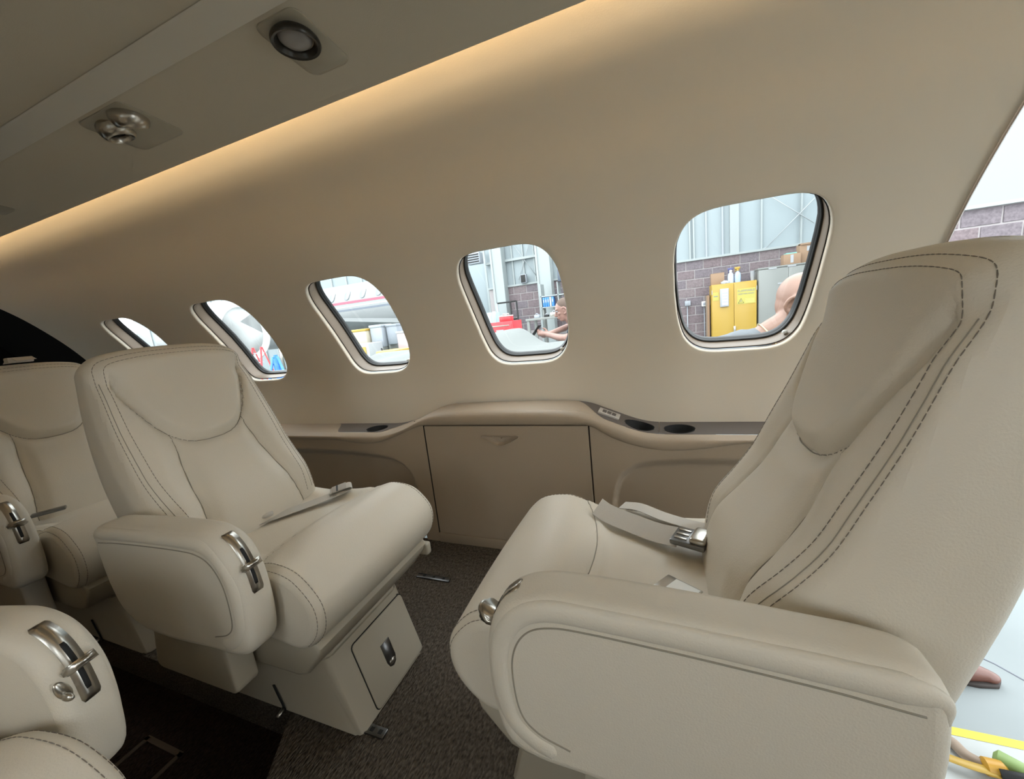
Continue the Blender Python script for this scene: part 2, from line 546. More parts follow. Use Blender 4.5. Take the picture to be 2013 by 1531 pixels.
for ox, oy, ro, rx in ((-.034, -.016, .40, .15), (.042, -.026, .45, -.25)):
    T = Matrix.Translation((ox, oy, -.002)) @ Matrix.Rotation(PI, 4, 'X') @ Matrix.Rotation(ro, 4, 'X') @ Matrix.Rotation(rx, 4, 'Y') @ Matrix.Scale(1.22, 4)
    b = lathe('air_outlet', [(.0001, -.020), (.020, -.018), (.029, -.008), (.031, .0), (.028, .010), (.024, .016), (.021, .0175), (.019, .015), (.019, .004)], CHROME, r, 28, T)
    lathe('nozzle_opening', [(.0001, .006), (.0188, .006)], BLACK, b, 24, T)

# ------------------------------------------------------------------ floor
AW = -.10
XE = .45          # the stair well of the entry door starts here
PF, SF = .556, .20
def poly(name, groups, m, parent=None):
    return mk(name, *merge(*groups), m, parent, smooth=False)
edge = [(-.945, PF), (-.905, .49), (-.866, .428), (-.80, .32), (-.74, SF)]
g = [([(XA - .3, PF, 0), (XE, PF, 0), (XE, 1.36, 0), (XA - .3, 1.36, 0)], [(0, 1, 2, 3)]),
     ([(XA - .3, 2 * YC - 1.36, 0), (XF, 2 * YC - 1.36, 0), (XF, SF, 0), (XA - .3, SF, 0)], [(0, 1, 2, 3)]),
     ([(x, y, 0) for x, y in edge] + [(XF, SF, 0), (XF, .40, 0), (XE, .40, 0), (XE, PF, 0)], [tuple(range(len(edge) + 4))])]
g.append(([(XE, .40, 0), (XE, 1.36, 0), (XE, 1.36, -.45), (XE, .40, -.45)], [(0, 1, 2, 3)]))
g.append(([(XE, .40, 0), (XF, .40, 0), (XF, .40, -.45), (XE, .40, -.45)], [(0, 1, 2, 3)]))
for (a, b), (c, d) in zip(edge, edge[1:]):
    g.append(([(a, b, 0), (c, d, 0), (c, d, AW), (a, b, AW)], [(0, 1, 2, 3)]))
g.append(([(XA - .3, PF, 0), (edge[0][0], PF, 0), (edge[0][0], PF, AW), (XA - .3, PF, AW)], [(0, 1, 2, 3)]))
g.append(([(XA - .3, SF, 0), (edge[-1][0], SF, 0), (edge[-1][0], SF, AW), (XA - .3, SF, AW)], [(0, 1, 2, 3)]))
fl = poly('floor', g, CARPET); tag(fl, kind='structure')
rug = poly('aisle_carpet', [([(XA - .3, SF, AW), (edge[-1][0], SF, AW)] + [(x, y, AW) for x, y in reversed(edge[:-1])] + [(XA - .3, PF, AW)], [tuple(range(len(edge) + 2))])], RUG)
rug.name = 'floor_aisle'; tag(rug, kind='structure')
INLAY = mat('tan_inlay', (.085, .058, .036), .8)
bm = bmesh.new()
for lo, hi in (((-1.40, .35, AW + .0005), (-1.387, .44, AW + .003)), ((-1.253, .35, AW + .0005), (-1.24, .44, AW + .003)), ((-1.40, .43, AW + .0005), (-1.24, .443, AW + .003)), ((-1.40, .338, AW + .0005), (-1.24, .351, AW + .003))):
    bm_box(bm, lo, hi)
h = mkbm('floor_hatch_frame', bm, INLAY, smooth=False); tag(h, 'thin tan rectangle inlaid in the dark aisle carpet', 'floor hatch')
# seat tracks
def track(x0, x1, y, label):
    b = box('seat_track', (x0, y - .012, 0), (x1, y + .012, .006), STEEL, bev=.002); tag(b, label, 'seat track')
    for i in range(3):
        box('track_slot', (x0 + (x1 - x0) * (i + .7) / 3.3 - .005, y - .005, .0055), (x0 + (x1 - x0) * (i + .7) / 3.3 + .005, y + .005, .0068), BLACK, b)
track(-.735, -.655, .575, 'short metal seat track end at the foot of the drawer pedestal')
track(-.93, -.785, 1.115, 'dark metal seat track in the carpet beside the table panel')

# ------------------------------------------------------------------ end walls
bh = empty('wall_back'); tag(bh, kind='structure')
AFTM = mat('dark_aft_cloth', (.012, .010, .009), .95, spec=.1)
V, F = grid_geo([XA - .9], [0], lambda a, b: Vector((0, 0, 0)))
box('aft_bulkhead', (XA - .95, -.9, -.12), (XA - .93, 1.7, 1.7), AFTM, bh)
pts = [(wy(z), z) for z in lin(.47, 1.535, 40)]
V = []; 
pr = [(1.500, 0)] + [(p[0], p[1]) for p in PRS] + [(.64, 1.56)]
pr = pr + [(2 * YC - a, b) for a, b in reversed(pr)]
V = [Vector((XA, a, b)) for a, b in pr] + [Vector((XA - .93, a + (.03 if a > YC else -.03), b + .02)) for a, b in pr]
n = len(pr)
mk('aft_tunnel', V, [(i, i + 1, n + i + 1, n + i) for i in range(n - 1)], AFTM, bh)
fw = empty('wall_front'); tag(fw, kind='structure')
V = [Vector((XF, a, b)) for a, b in pr]
cx = YC
inn = [Vector((XF, cx + max(-.27, min(.27, (a - cx) * .9)), min(b, 1.38))) for a, b in pr]
mk('front_partition', V + inn, [(i, i + 1, n + i + 1, n + i) for i in range(n - 1)], WALLM, fw, smooth=False)

# ------------------------------------------------------------------ side console: ledge, table panel, side panels
def zt(x): return sinterp([(-4, .508), (-1.30, .506), (-1.182, .510), (-1.071, .537), (-.965, .582), (-.88, .598), (-.56, .602), (-.349, .598), (-.276, .588), (-.207, .562), (-.108, .523), (-.045, .508), (.05, .505), (2, .505)], x)
def zc(x): return sinterp([(-4, .478), (-1.5, .478), (-1.32, .463), (-1.222, .468), (-1.114, .500), (-.985, .545), (-.93, .549), (-.30, .549), (-.25, .545), (-.183, .504), (-.105, .475), (-.03, .460), (.045, .459), (.115, .466), (.22, .484), (.35, .488), (2, .488)], x)
YP = 1.348
def ledge_pts(x):
    a, b = zc(x), zt(x)
    return [(YP + .030, a - .003), (YP - .001, a - .002), (YP - .006, a + .004), (YP - .010, a + (b - a) * .35), (YP - .008, a + (b - a) * .62), (YP - .001, b - .009), (YP + .010, b - .002), (YP + .024, b + .0005)]
xs = lin(XA, XD, 150)
ledge = empty('ledge'); ledge.name = 'trim_2'; tag(ledge, kind='structure')
V = []
for x in xs:
    V += [Vector((x, a, b)) for a, b in ledge_pts(x)]
nn = 8
F = [(i * nn + j, i * nn + j + 1, (i + 1) * nn + j + 1, (i + 1) * nn + j) for i in range(len(xs) - 1) for j in range(nn - 1)]
lm = mk('ledge_moulding', V, F, BROWN, ledge)
YI = YP + .024; YB = 1.506
def top_z(x, y): return zt(x) + .0005 + .004 * (y - YI) / (YB - YI)
INS = [(-1.60, -1.10), (-.335, XD)]
def inner_y(x):     # where the dark trim starts across the ledge
    for a, b in INS:
        if a <= x <= b:
            t = min(ss(a, a + .14, x), 1 - ss(b - .14, b, x) if b < .6 else 1)
            return YB - (YB - YI) * t
    return YB
xs2 = lin(XA, XD, 420)
V = []
for x in xs2:
    for t in (0, .5, 1): 
        y = YI + (inner_y(x) - YI) * t
        V.append(Vector((x, y, top_z(x, y))))
F = [(i * 3 + j, i * 3 + j + 1, (i + 1) * 3 + j + 1, (i + 1) * 3 + j) for i in range(len(xs2) - 1) for j in range(2)]
mk('ledge_top', V, F, BROWN, ledge)
# dark trim strip with real cup wells
CUPS = [(-1.285, 1.430), (-.088, 1.432), (.046, 1.430)]
CR = .050; CX = .052
def trim_strip(a, b, cups):
    gs = []
    def mp(x, y): 
        return Vector((x, y, top_z(x, y) + .0008))
    cells = [(c[0] - .066, c[0] + .066) for c in cups]
    cur = a
    spans = []
    for c0, c1 in cells: spans.append((cur, c0)); cur = c1
    spans.append((cur, b))
    for s0, s1 in spans:
        if s1 - s0 < .002: continue
        n = max(3, int((s1 - s0) / .012))
        V = []
        for x in lin(s0, s1, n):
            y0 = inner_y(x)
            for t in lin(0, 1, 5): V.append(mp(x, y0 + (YB - y0) * t))
        gs.append((V, [(i * 5 + j, i * 5 + j + 1, (i + 1) * 5 + j + 1, (i + 1) * 5 + j) for i in range(n - 1) for j in range(4)]))
    for (c0, c1), c in zip(cells, cups):
        r = rect_ring(c0, c1, YI, YB)
        o = [Vector((c[0] + CX * math.cos(-3 * PI / 4 + 2 * PI * i / (4 * M4)), c[1] + CR * math.sin(-3 * PI / 4 + 2 * PI * i / (4 * M4)))) for i in range(4 * M4)]
        rings = [[mp(*p.lerp(q, t)) for p, q in zip(r, o)] for t in (0, .5, 1)]
        gs.append(ring_geo(rings))
    mk('dark_trim', *merge(*gs), DKTRIM, ledge)
    for c in cups:
        rings = []
        for k, d in ((1, .0015), (.97, .0015), (.95, 0), (.93, -.06), (.3, -.062)):
            rings.append([Vector((c[0] + CX * k * math.cos(t), c[1] + CR * k * math.sin(t), top_z(c[0] + CR * math.cos(t), c[1]) + .0005 + d)) for t in [2 * PI * i / 32 for i in range(32)]])
        cu = mk('cup_holder', *ring_geo(rings), BLACK, ledge)
trim_strip(-1.60, -1.10, CUPS[:1])
trim_strip(-.335, XD, CUPS[1:])
# switch pad on the sloping ledge
x0 = -.195; s = (zt(x0 + .02) - zt(x0 - .02)) / .04
T = Matrix.Translation((x0, 1.440, zt(x0) + .006)) @ Matrix.Rotation(-math.atan(s), 4, 'Y')
pad = empty('switch_pad'); pad.matrix_world = T; tag(pad, 'small pale switch plate with dark keys on the ledge slope beside the cup wells', 'switch panel')
box('plate', (-.040, -.032, -.004), (.040, .030, .004), mat('pale_grey_plate', (.52, .48, .43), .4), pad, bev=.002)
for i in range(2):
    for j in range(3):
        box('key', (-.026 + j * .018, -.018 + i * .018, .0035), (-.011 + j * .018, -.004 + i * .018, .0056), DKTRIM, pad, bev=.0008)

# table panel with a scooped finger pull
TX0, TX1 = -.962, -.262
tp = empty('table_panel', (0, 0, 0)); tag(tp, 'tan leather fold-out table panel with triangular finger pull', 'table panel')
def outl():
    P = [(-.697, .499), (-.690, .503), (-.615, .505), (-.540, .504), (-.532, .500), (-.536, .494), (-.575, .474), (-.600, .463), (-.614, .461), (-.628, .463), (-.655, .474), (-.692, .493)]
    P = [Vector(p) for p in P]
    P = resample(P, 4 * M4)
    A = sum((P[i][0] * P[(i + 1) % len(P)][1] - P[(i + 1) % len(P)][0] * P[i][1]) for i in range(len(P)))
    if A < 0: P.reverse()
    c = sum(P, Vector((0, 0))) / len(P)
    k = min(range(len(P)), key=lambda i: (P[i] - Vector((-.70, .43))).length)
    return P[k:] + P[:k]
o = outl()
def ptp(x, z, d=0): return Vector((x, YP + d, z))
CX0, CX1, CZ0, CZ1 = -.73, -.50, .448, .515
cc = Vector((-.614, .488))
def ray_rect(p):
    d = p - cc; t = 1e9
    for k, (lo_, hi_) in enumerate(((CX0, CX1), (CZ0, CZ1))):
        if abs(d[k]) > 1e-9: t = min(t, ((hi_ if d[k] > 0 else lo_) - cc[k]) / d[k])
    return cc + d * t
rr_ = [ray_rect(p) for p in o]
for cx_, cz_ in ((CX0, CZ0), (CX1, CZ0), (CX1, CZ1), (CX0, CZ1)):
    i_ = min(range(len(rr_)), key=lambda i: (rr_[i] - Vector((cx_, cz_))).length); rr_[i_] = Vector((cx_, cz_))
def qd(x0, x1, z0, z1): return ([ptp(x0, z0), ptp(x1, z0), ptp(x1, z1), ptp(x0, z1)], [(0, 1, 2, 3)])
face = [qd(TX0 + .001, CX0, .046, .542), qd(CX1, TX1 - .001, .046, .542), qd(CX0, CX1, .046, CZ0), qd(CX0, CX1, CZ1, .542)]
face.append(ring_geo([[ptp(p[0], p[1], d) for p in rect_ring(*rr)] for rr, d in (((TX0, TX1, .045, .543), .018), ((TX0, TX1, .045, .543), .002), ((TX0 + .001, TX1 - .001, .046, .542), 0))]))
rings = [[ptp(*p.lerp(q, t)) for p, q in zip(rr_, o)] for t in (0, 1)]
rings.append([ptp(*p.lerp(cc, .04), .0015) for p in o])
rings.append([ptp(*p.lerp(cc, .10), .006) for p in o])
rings.append([ptp(*p.lerp(cc, .45), .014) for p in o])
rings.append([ptp(*p.lerp(cc, .95), .017) for p in o])
mk('leather_face', *merge(*face, ring_geo(rings)), BROWN, tp, smooth=False)
rim = [ptp(*p, -.001) for p in o]
tube('pull_rim', rim, .0022, BROWN, tp, 6, closed=True)
box('panel_gap_backing', (TX0 - .06, YP + .018, .0), (TX1 + .06, YP + .024, .56), BLACK, tp)
box('hinge_strip', (TX0 + .010, YP + .001, .15), (TX0 + .0, YP + .006, .40), BLACK, tp) if False else None
bs = box('baseboard_left', (TX0 - .004, YP - .003, .0), (TX1 + .004, YP + .012, .044), BROWN, bev=.002); tag(bs, kind='structure')

# side panels with scooped arm recess
def scoop(x, z, side):
    if side == 0:      # aft of the table
        zs_ = sinterp([(-2.2, .425), (-1.65, .422), (-1.36, .414), (-1.20, .397), (-1.13, .375), (-1.085, .335), (-1.06, .27), (-1.045, .10), (-1.04, 0)], x) if x < -1.04 else -1
        if x > -1.04: return 0
    else:
        if x < -.200: return 0
        zs_ = sinterp([(-.200, .05), (-.185, .25), (-.165, .335), (-.135, .378), (-.085, .405), (.03, .421), (.18, .426), (.75, .43)], x)
    return ss(-.008, .045, zs_ - z)
def side_panel(name, x0, x1, side, n):
    zs_ = lin(0, 1, 60)
    V, F = grid_geo(lin(x0, x1, n), zs_, lambda x, t: Vector((x, YP + .002 + .055 * scoop(x, t * (zc(x) - .001), side), t * (zc(x) - .001))))
    return mk(name, V, F, BROWN)
sp = side_panel('wall_panel_aft', -2.5, TX0 - .006, 0, 220); sp.name = 'trim_3'; tag(sp, kind='structure')
sp = side_panel('wall_panel_fwd', TX1 + .006, XD, 1, 160); sp.name = 'trim_4'; tag(sp, kind='structure')
V, F = grid_geo([XA, -2.5], [0, .477], lambda x, z: Vector((x, YP + .03, z)))
sp = mk('trim_5', V, F, BROWN); tag(sp, kind='structure')
# starboard console
V, F = grid_geo([XA, XF], [(1.36, 0), (1.36, .47), (1.51, .50)], lambda x, p: mirror((x, p[0], p[1])))
sp = mk('trim_6', V, F, BROWN, smooth=False); tag(sp, kind='structure')

# ------------------------------------------------------------------ seats
# local frame: faces +x, back/cushion junction at x = 0, floor z = 0, aisle on the -y side (a = -1)
XSF = [(.36, .05), (.45, .035), (.54, .012), (.60, -.028), (.646, -.056), (.70, -.078), (.80, -.118), (.88, -.142), (.936, -.150), (1.0, -.150)]
XSB = [(.30, -.170), (.36, -.181), (.45, -.197), (.55, -.216), (.65, -.229), (.75, -.238), (.85, -.244), (.93, -.244), (1.0, -.236)]
WID = [(.30, .20), (.36, .205), (.45, .215), (.55, .222), (.65, .222), (.75, .216), (.85, .205), (.92, .197), (1.0, .190)]
def _rc(tab): return [(z, x - .065 * max(0, z - .5)) for z, x in tab]
XSF = _rc(XSF); XSB = _rc(XSB)
ZTOP, ZBOT, RT = .985, .30, .040
NR, NH = 220, 130
PADW = .160
def zU(w): return .706 + .150 * (min(abs(w), .17) / .155) ** 3
def dzU(w): return .150 * 3 * (min(abs(w), .17) / .155) ** 2 / .155
def wC(z): return min(.138, .098 + .16 * max(0, .712 - z))
def g1(d, s): return math.exp(-(d / s) ** 2)

def back_front_disp(w, z):
    aw = abs(w)
    u = (z - zU(w)) / math.sqrt(1 + dzU(w) ** 2)
    inside = min(u, PADW - aw)               # > 0 in the head pad
    d = 0.
    pad = ss(0, .035, inside + .035 * ss(.88, .96, z))
    d += pad * .020 * (1 - .35 * ss(.84, .99, z))
    if u < 0 or aw > PADW:
        dc = aw - wC(z)
        d += .016 * ss(-.004, .05, dc) * ss(.40, .47, z) * (1 - ss(.86, .95, z))           # side bolsters
        if dc < 0 and u < 0:
            d += .010 * ss(0, .04, -dc) * ss(0, .03, -u)
            d += .008 * g1(z - .60, .07) * ss(0, .06, -dc)
        if z < .73: d -= .0055 * g1(dc, .0042)
    d -= .0075 * g1(inside, .0050) * (1 - ss(.90, .95, z))
    return d

def back_rings():
    rings = []; meta = []
    zs_ = [ZBOT + (ZTOP - RT - ZBOT) * i / (NH - 15) for i in range(NH - 14)]
    zs_ += [ZTOP - RT + RT * math.sin(PI / 2 * k / 14) for k in range(1, 15)]
    for z in zs_:
        ins = 0.
        if z > ZTOP - RT:
            q = (z - (ZTOP - RT)) / RT
            ins = RT * (1 - math.sqrt(max(0, 1 - q * q)))
        W = sinterp(WID, z) - ins
        xf = sinterp(XSF, z) - ins; xb = sinterp(XSB, z) + ins * .9
        T = max(.004, (xf - xb) / 2); cxx = (xf + xb) / 2
        raw = []
        for i in range(480):
            th = 2 * PI * i / 480 - PI
            c, s = math.cos(th), math.sin(th)
            p = 4.2 if c > 0 else 5.5
            raw.append(Vector((cxx + T * math.copysign(abs(c) ** (2 / p), c), W * math.copysign(abs(s) ** (2 / p), s))))
        ring = resample(raw, NR)
        pts = []; mt = []
        for i, q in enumerate(ring):
            t = (ring[(i + 1) % NR] - ring[i - 1]).normalized()
            nx, ny = t[1], -t[0]
            if nx * (q[0] - cxx) + ny * q[1] < 0: nx, ny = -nx, -ny
            fr = ss(.35, .9, nx)
            d = back_front_disp(q[1], z) * fr * (1 - ss(ZTOP - RT * .9, ZTOP, z) * .8)
            x = q[0] + d
            # shallow piped seam on the front corner
            y = q[1]
            mt.append((nx, ny, fr))
            pts.append(Vector((x, y, z - .026 * (min(1.1, abs(y) / .19)) ** 3 * ss(.80, .985, z))))
        rings.append(pts); meta.append(mt)
    return zs_, rings, meta

_cache = {}
def flipy(V, a):
    return V if a < 0 else [Vector((v[0], -v[1], v[2])) for v in V]

def dashes(path, mat_, name, parent, rad=.00065, dash=.0080, gap=.0018):
    """row of small thread stitches along a polyline"""
    L = sum((b - a).length for a, b in zip(path, path[1:]))
    n = int(L / .0018)
    P = resample(path, max(8, n), closed=False)
    step = (dash + gap) / .0018; dl = dash / .0018
    V = []; F = []; k = 0.
    while k + dl < len(P):
        a, m, b = P[int(k)], P[int(k + dl / 2)], P[int(k + dl)]
        v, f = tube_geo([a, m, b], [rad * .6, rad, rad * .6], 5)
        o_ = len(V); V += v; F += [tuple(i + o_ for i in q) for q in f]
        k += step
    return V, F

def seat_meshes(a):
    if a in _cache: return _cache[a]
    D = {}
    zs_, R, meta = back_rings()
    nr = len(R)
    V = [p for r in R for p in r]
    groups = {'backrest_shell': [], 'headrest_pad': [], 'back_cushion': [], 'bolster_l': [], 'bolster_r': []}
    for i in range(nr - 1):
        for k in range(NR):
            f = (i * NR + k, i * NR + (k + 1) % NR, (i + 1) * NR + (k + 1) % NR, (i + 1) * NR + k)
            c = (V[f[0]] + V[f[2]]) / 2; fr = meta[i][k][2]
            key = 'backrest_shell'
            if meta[i][k][0] > .62:
                w, z = c[1], c[2]
                if z > zU(w) and abs(w) < PADW and z < ZTOP - .012: key = 'headrest_pad'
                elif z < ZTOP - RT:
                    if abs(w) < wC(z) and z < .73: key = 'back_cushion'
                    else: key = 'bolster_l' if w < 0 else 'bolster_r'
            groups[key].append(f)
    groups['backrest_shell'].append(tuple(range((nr - 1) * NR, nr * NR)))
    allf = [f for fs in groups.values() for f in fs]
    bvh = BVHTree.FromPolygons(V, allf)
    cen_b = Vector((-.12, 0, .65))
    def snap(P, lift=.0004):
        out = []
        for p in P:
            l, n, i, d = bvh.find_nearest(p)
            if n.dot(l - Vector((l[0] * .3 - .12, 0, min(l[2], .93)))) < 0: n = -n
            out.append(l + n * lift)
        return out
    for key, fs in groups.items():
        used = sorted({i for f in fs for i in f}); mp = {j: i for i, j in enumerate(used)}
        D[key] = (flipy([V[i] for i in used], a), [tuple(mp[i] for i in f) for f in fs])
    # stitching along the corner seam: up one side, over the top, down the other
    def idx(r, side, nxv):
        """fractional ring index on the front corner where the normal's x passes nxv"""
        ks = range(NR // 2, NR) if side > 0 else range(NR // 2, -1, -1)
        prev = None
        for k in ks:
            nx = meta[r][k % NR][0]
            if nx < nxv:
                if prev is None: return float(k)
                p0 = meta[r][prev % NR][0]
                f = (p0 - nxv) / (p0 - nx) if p0 != nx else 0
                return prev + (k - prev) * f
            prev = k
        return float(prev)
    def at_i(r, kf):
        k = int(math.floor(kf)); f = kf - k
        p = R[r][k % NR].lerp(R[r][(k + 1) % NR], f)
        n0, n1 = meta[r][k % NR], meta[r][(k + 1) % NR]
        return p, n0[0] * (1 - f) + n1[0] * f, n0[1] * (1 - f) + n1[1] * f
    for row, nxv in (('stitch_a', .970), ('stitch_b', .86)):
        rows = [r for r in range(nr) if zs_[r] > .47]
        rt = min(rows, key=lambda r: abs(zs_[r] - (ZTOP - .012 if row == 'stitch_b' else ZTOP - .024)))
        rows = [r for r in rows if r <= rt]
        def pt(r, k):
            p, nx, ny = at_i(r, k); up = ss(ZTOP - RT, ZTOP, zs_[r])
            return p + Vector((nx * (1 - up), ny * (1 - up), up)).normalized() * .0004
        P = [pt(r, idx(r, -1, nxv)) for r in rows]
        k0, k1 = idx(rt, -1, nxv), idx(rt, 1, nxv)
        # across the front of the top
        P += [pt(rt, k0 + (k1 - k0) * q / 80) for q in range(1, 80)]
        P += [pt(r, idx(r, 1, nxv)) for r in reversed(rows)]
        P = resample(P, 500, closed=False)
        for _ in range(3): P = [sum(P[max(0, i - 5):i + 6], Vector((0, 0, 0))) / len(P[max(0, i - 5):i + 6]) if 8 < i < 491 else P[i] for i in range(500)]
        P = snap(P)
        D[row] = tuple([flipy(x, a) if j == 0 else x for j, x in enumerate(dashes(P, None, None, None))])
    for nm, sd in (('seam_l', -1), ('seam_r', 1)):
        P = [at_i(r, idx(r, sd, .92))[0] for r in range(0, nr, 2) if .47 < zs_[r] < .925]
        P = snap(P, .0002)
        D[nm] = tube_geo(flipy(P, a), .0007, 6)

    def on_front(w, z):
        """point on the padded front at lateral w and height z"""
        r = min(range(nr - 16), key=lambda i: abs(zs_[i] - z))
        r2 = min(r + 1, nr - 1) if zs_[r] < z else max(0, r - 1)
        def px(rr):
            ks = [k for k in range(NR) if meta[rr][k][0] > .3]
            ks.sort(key=lambda k: abs(R[rr][k][1] - w)); a_, b_ = R[rr][ks[0]], R[rr][ks[1]]
            d_ = b_[1] - a_[1]; f_ = (w - a_[1]) / d_ if abs(d_) > 1e-7 else 0
            return a_[0] + (b_[0] - a_[0]) * max(-1, min(2, f_))
        f_ = (z - zs_[r]) / (zs_[r2] - zs_[r]) if r2 != r else 0
        return Vector((px(r) * (1 - f_) + px(r2) * f_, w, z))
    U = [on_front(w, min(.871, zU(w))) for w in lin(.150, -.150, 70)]
    U = snap(U, .0003)
    D['pad_seam'] = tube_geo(flipy(U, a), .0011, 6)
    for nm, sd in (('cush_seam_l', -1), ('cush_seam_r', 1)):
        D[nm] = tube_geo(flipy(snap([on_front(sd * wC(z), z) for z in lin(zU(.098), .43, 50)], .0003), a), .0010, 6)

    # cushion
    prof = [(-.06, .452), (.08, .458), (.20, .468), (.28, .482), (.345, .490), (.41, .478), (.455, .440), (.468, .400), (.457, .355), (.425, .318), (.390, .303), (.345, .306), (.25, .318), (.10, .325), (-.06, .330)]
    P = resample(catmull([Vector(p) for p in prof], 8, closed=True), 150)
    NP = len(P); HW = .225; RR = .022
    nrm = []
    for i in range(NP):
        t = (P[(i + 1) % NP] - P[i - 1]).normalized(); nrm.append(Vector((t[1], -t[0])))
    cen = sum(P, Vector((0, 0))) / NP
    s0 = sum(1 if nrm[i].dot(P[i] - cen) > 0 else -1 for i in range(NP))
    if s0 < 0: nrm = [-q for q in nrm]
    ys = []
    for k in range(9): ys.append(-HW + RR * (1 - math.cos(PI / 2 * k / 8)))
    ys += lin(-HW + RR, HW - RR, 62)[1:-1]
    for k in range(8, -1, -1): ys.append(HW - RR * (1 - math.cos(PI / 2 * k / 8)))
    def xseam(y): return .245 + .055 * (y / .22) ** 2
    V = []; region = []
    for y in ys:
        e = HW - abs(y)
        ins = RR * (1 - math.sqrt(max(0, 1 - (1 - e / RR) ** 2))) if e < RR else 0
        sag = .010 * (1 - (y / HW) ** 2)
        for i, p in enumerate(P):
            q = p - nrm[i] * ins
            top = ss(.5, .9, nrm[i][1])
            d = q[0] - xseam(y)
            z = q[1]
            if top > 0:
                z += top * (-.013 * ss(0, .03, -d) + .012 * ss(.13, .19, abs(y)) * ss(0, .05, -d) * (1 - ss(.20, .225, abs(y)) * .6))
                z -= top * .006 * g1(d, .005)
                z += top * .010 * ss(0, .05, d) * (1 - ss(.08, .2, d)) * (1 - .5 * (y / HW) ** 2)
            V.append(Vector((q[0] + (.006 * (1 - (y / HW) ** 2) if q[0] > .3 else 0), y, z)))
    fr_, re_ = [], []
    for j in range(len(ys) - 1):
        for i in range(NP):
            f = (j * NP + i, j * NP + (i + 1) % NP, (j + 1) * NP + (i + 1) % NP, (j + 1) * NP + i)
            c = (V[f[0]] + V[f[2]]) / 2
            (re_ if (c[0] < xseam(c[1])) else fr_).append(f)
    capA = tuple(range(NP)); capB = tuple(range((len(ys) - 1) * NP, len(ys) * NP))
    for key, fs in (('front_bolster', fr_), ('seat_cushion', re_ + [capA, capB])):
        used = sorted({i for f in fs for i in f}); mp = {j: i for i, j in enumerate(used)}
        D[key] = (flipy([V[i] for i in used], a), [tuple(mp[i] for i in f) for f in fs])
    ii = [i for i in range(NP) if (P[i][0] > .06 and P[i][1] > .40) or P[i][0] > .40]
    # contiguous run from the top rear round the nose to the lower lip
    start = min((i for i in ii if nrm[i][1] > .5), key=lambda i: P[i][0])
    run = []
    i = start
    step = 1 if P[(start + 1) % NP][0] > P[start][0] else -1
    while True:
        run.append(i); i = (i + step) % NP
        if P[i][1] < .312 or len(run) > NP: break
    gs = []
    for sy in (-1, 1):
        for off, ins in ((.0055, RR * .45), (.020, 0)):
            y = sy * (HW - off)
            e = off
            insr = RR * (1 - math.sqrt(max(0, 1 - (1 - e / RR) ** 2))) if e < RR else 0
            path = []
            for i in run:
                q = P[i] - nrm[i] * (insr - .0006)
                top = ss(.5, .9, nrm[i][1]); d = q[0] - xseam(y); z = q[1]
                z += top * (-.013 * ss(0, .03, -d) + .012 * ss(.13, .19, abs(y)) * ss(0, .05, -d) * (1 - ss(.20, .225, abs(y)) * .6))
                z += top * .010 * ss(0, .05, d) * (1 - ss(.08, .2, d)) * (1 - .5 * (y / HW) ** 2)
                path.append(Vector((q[0] + (.006 * (1 - (y / HW) ** 2) if q[0] > .3 else 0), y, z)))
            gs.append(dashes(path, None, None, None, rad=.00065))
    seam = []
    for j, y in enumerate(ys):
        if abs(y) > HW - RR * .6: continue
        tp_ = [V[j * NP + i] for i in range(NP) if nrm[i][1] > .5]
        tp_.sort(key=lambda q: abs(q[0] - xseam(y)))
        a_, b_ = tp_[0], tp_[1]; f_ = (xseam(y) - a_[0]) / (b_[0] - a_[0])
        seam.append(a_.lerp(b_, f_))
    D['roll_seam'] = tube_geo(flipy(seam, a), .0010, 6)
    v, f = merge(*gs); D['cushion_stitch'] = (flipy(v, a), f)
    _cache[a] = D
    return D

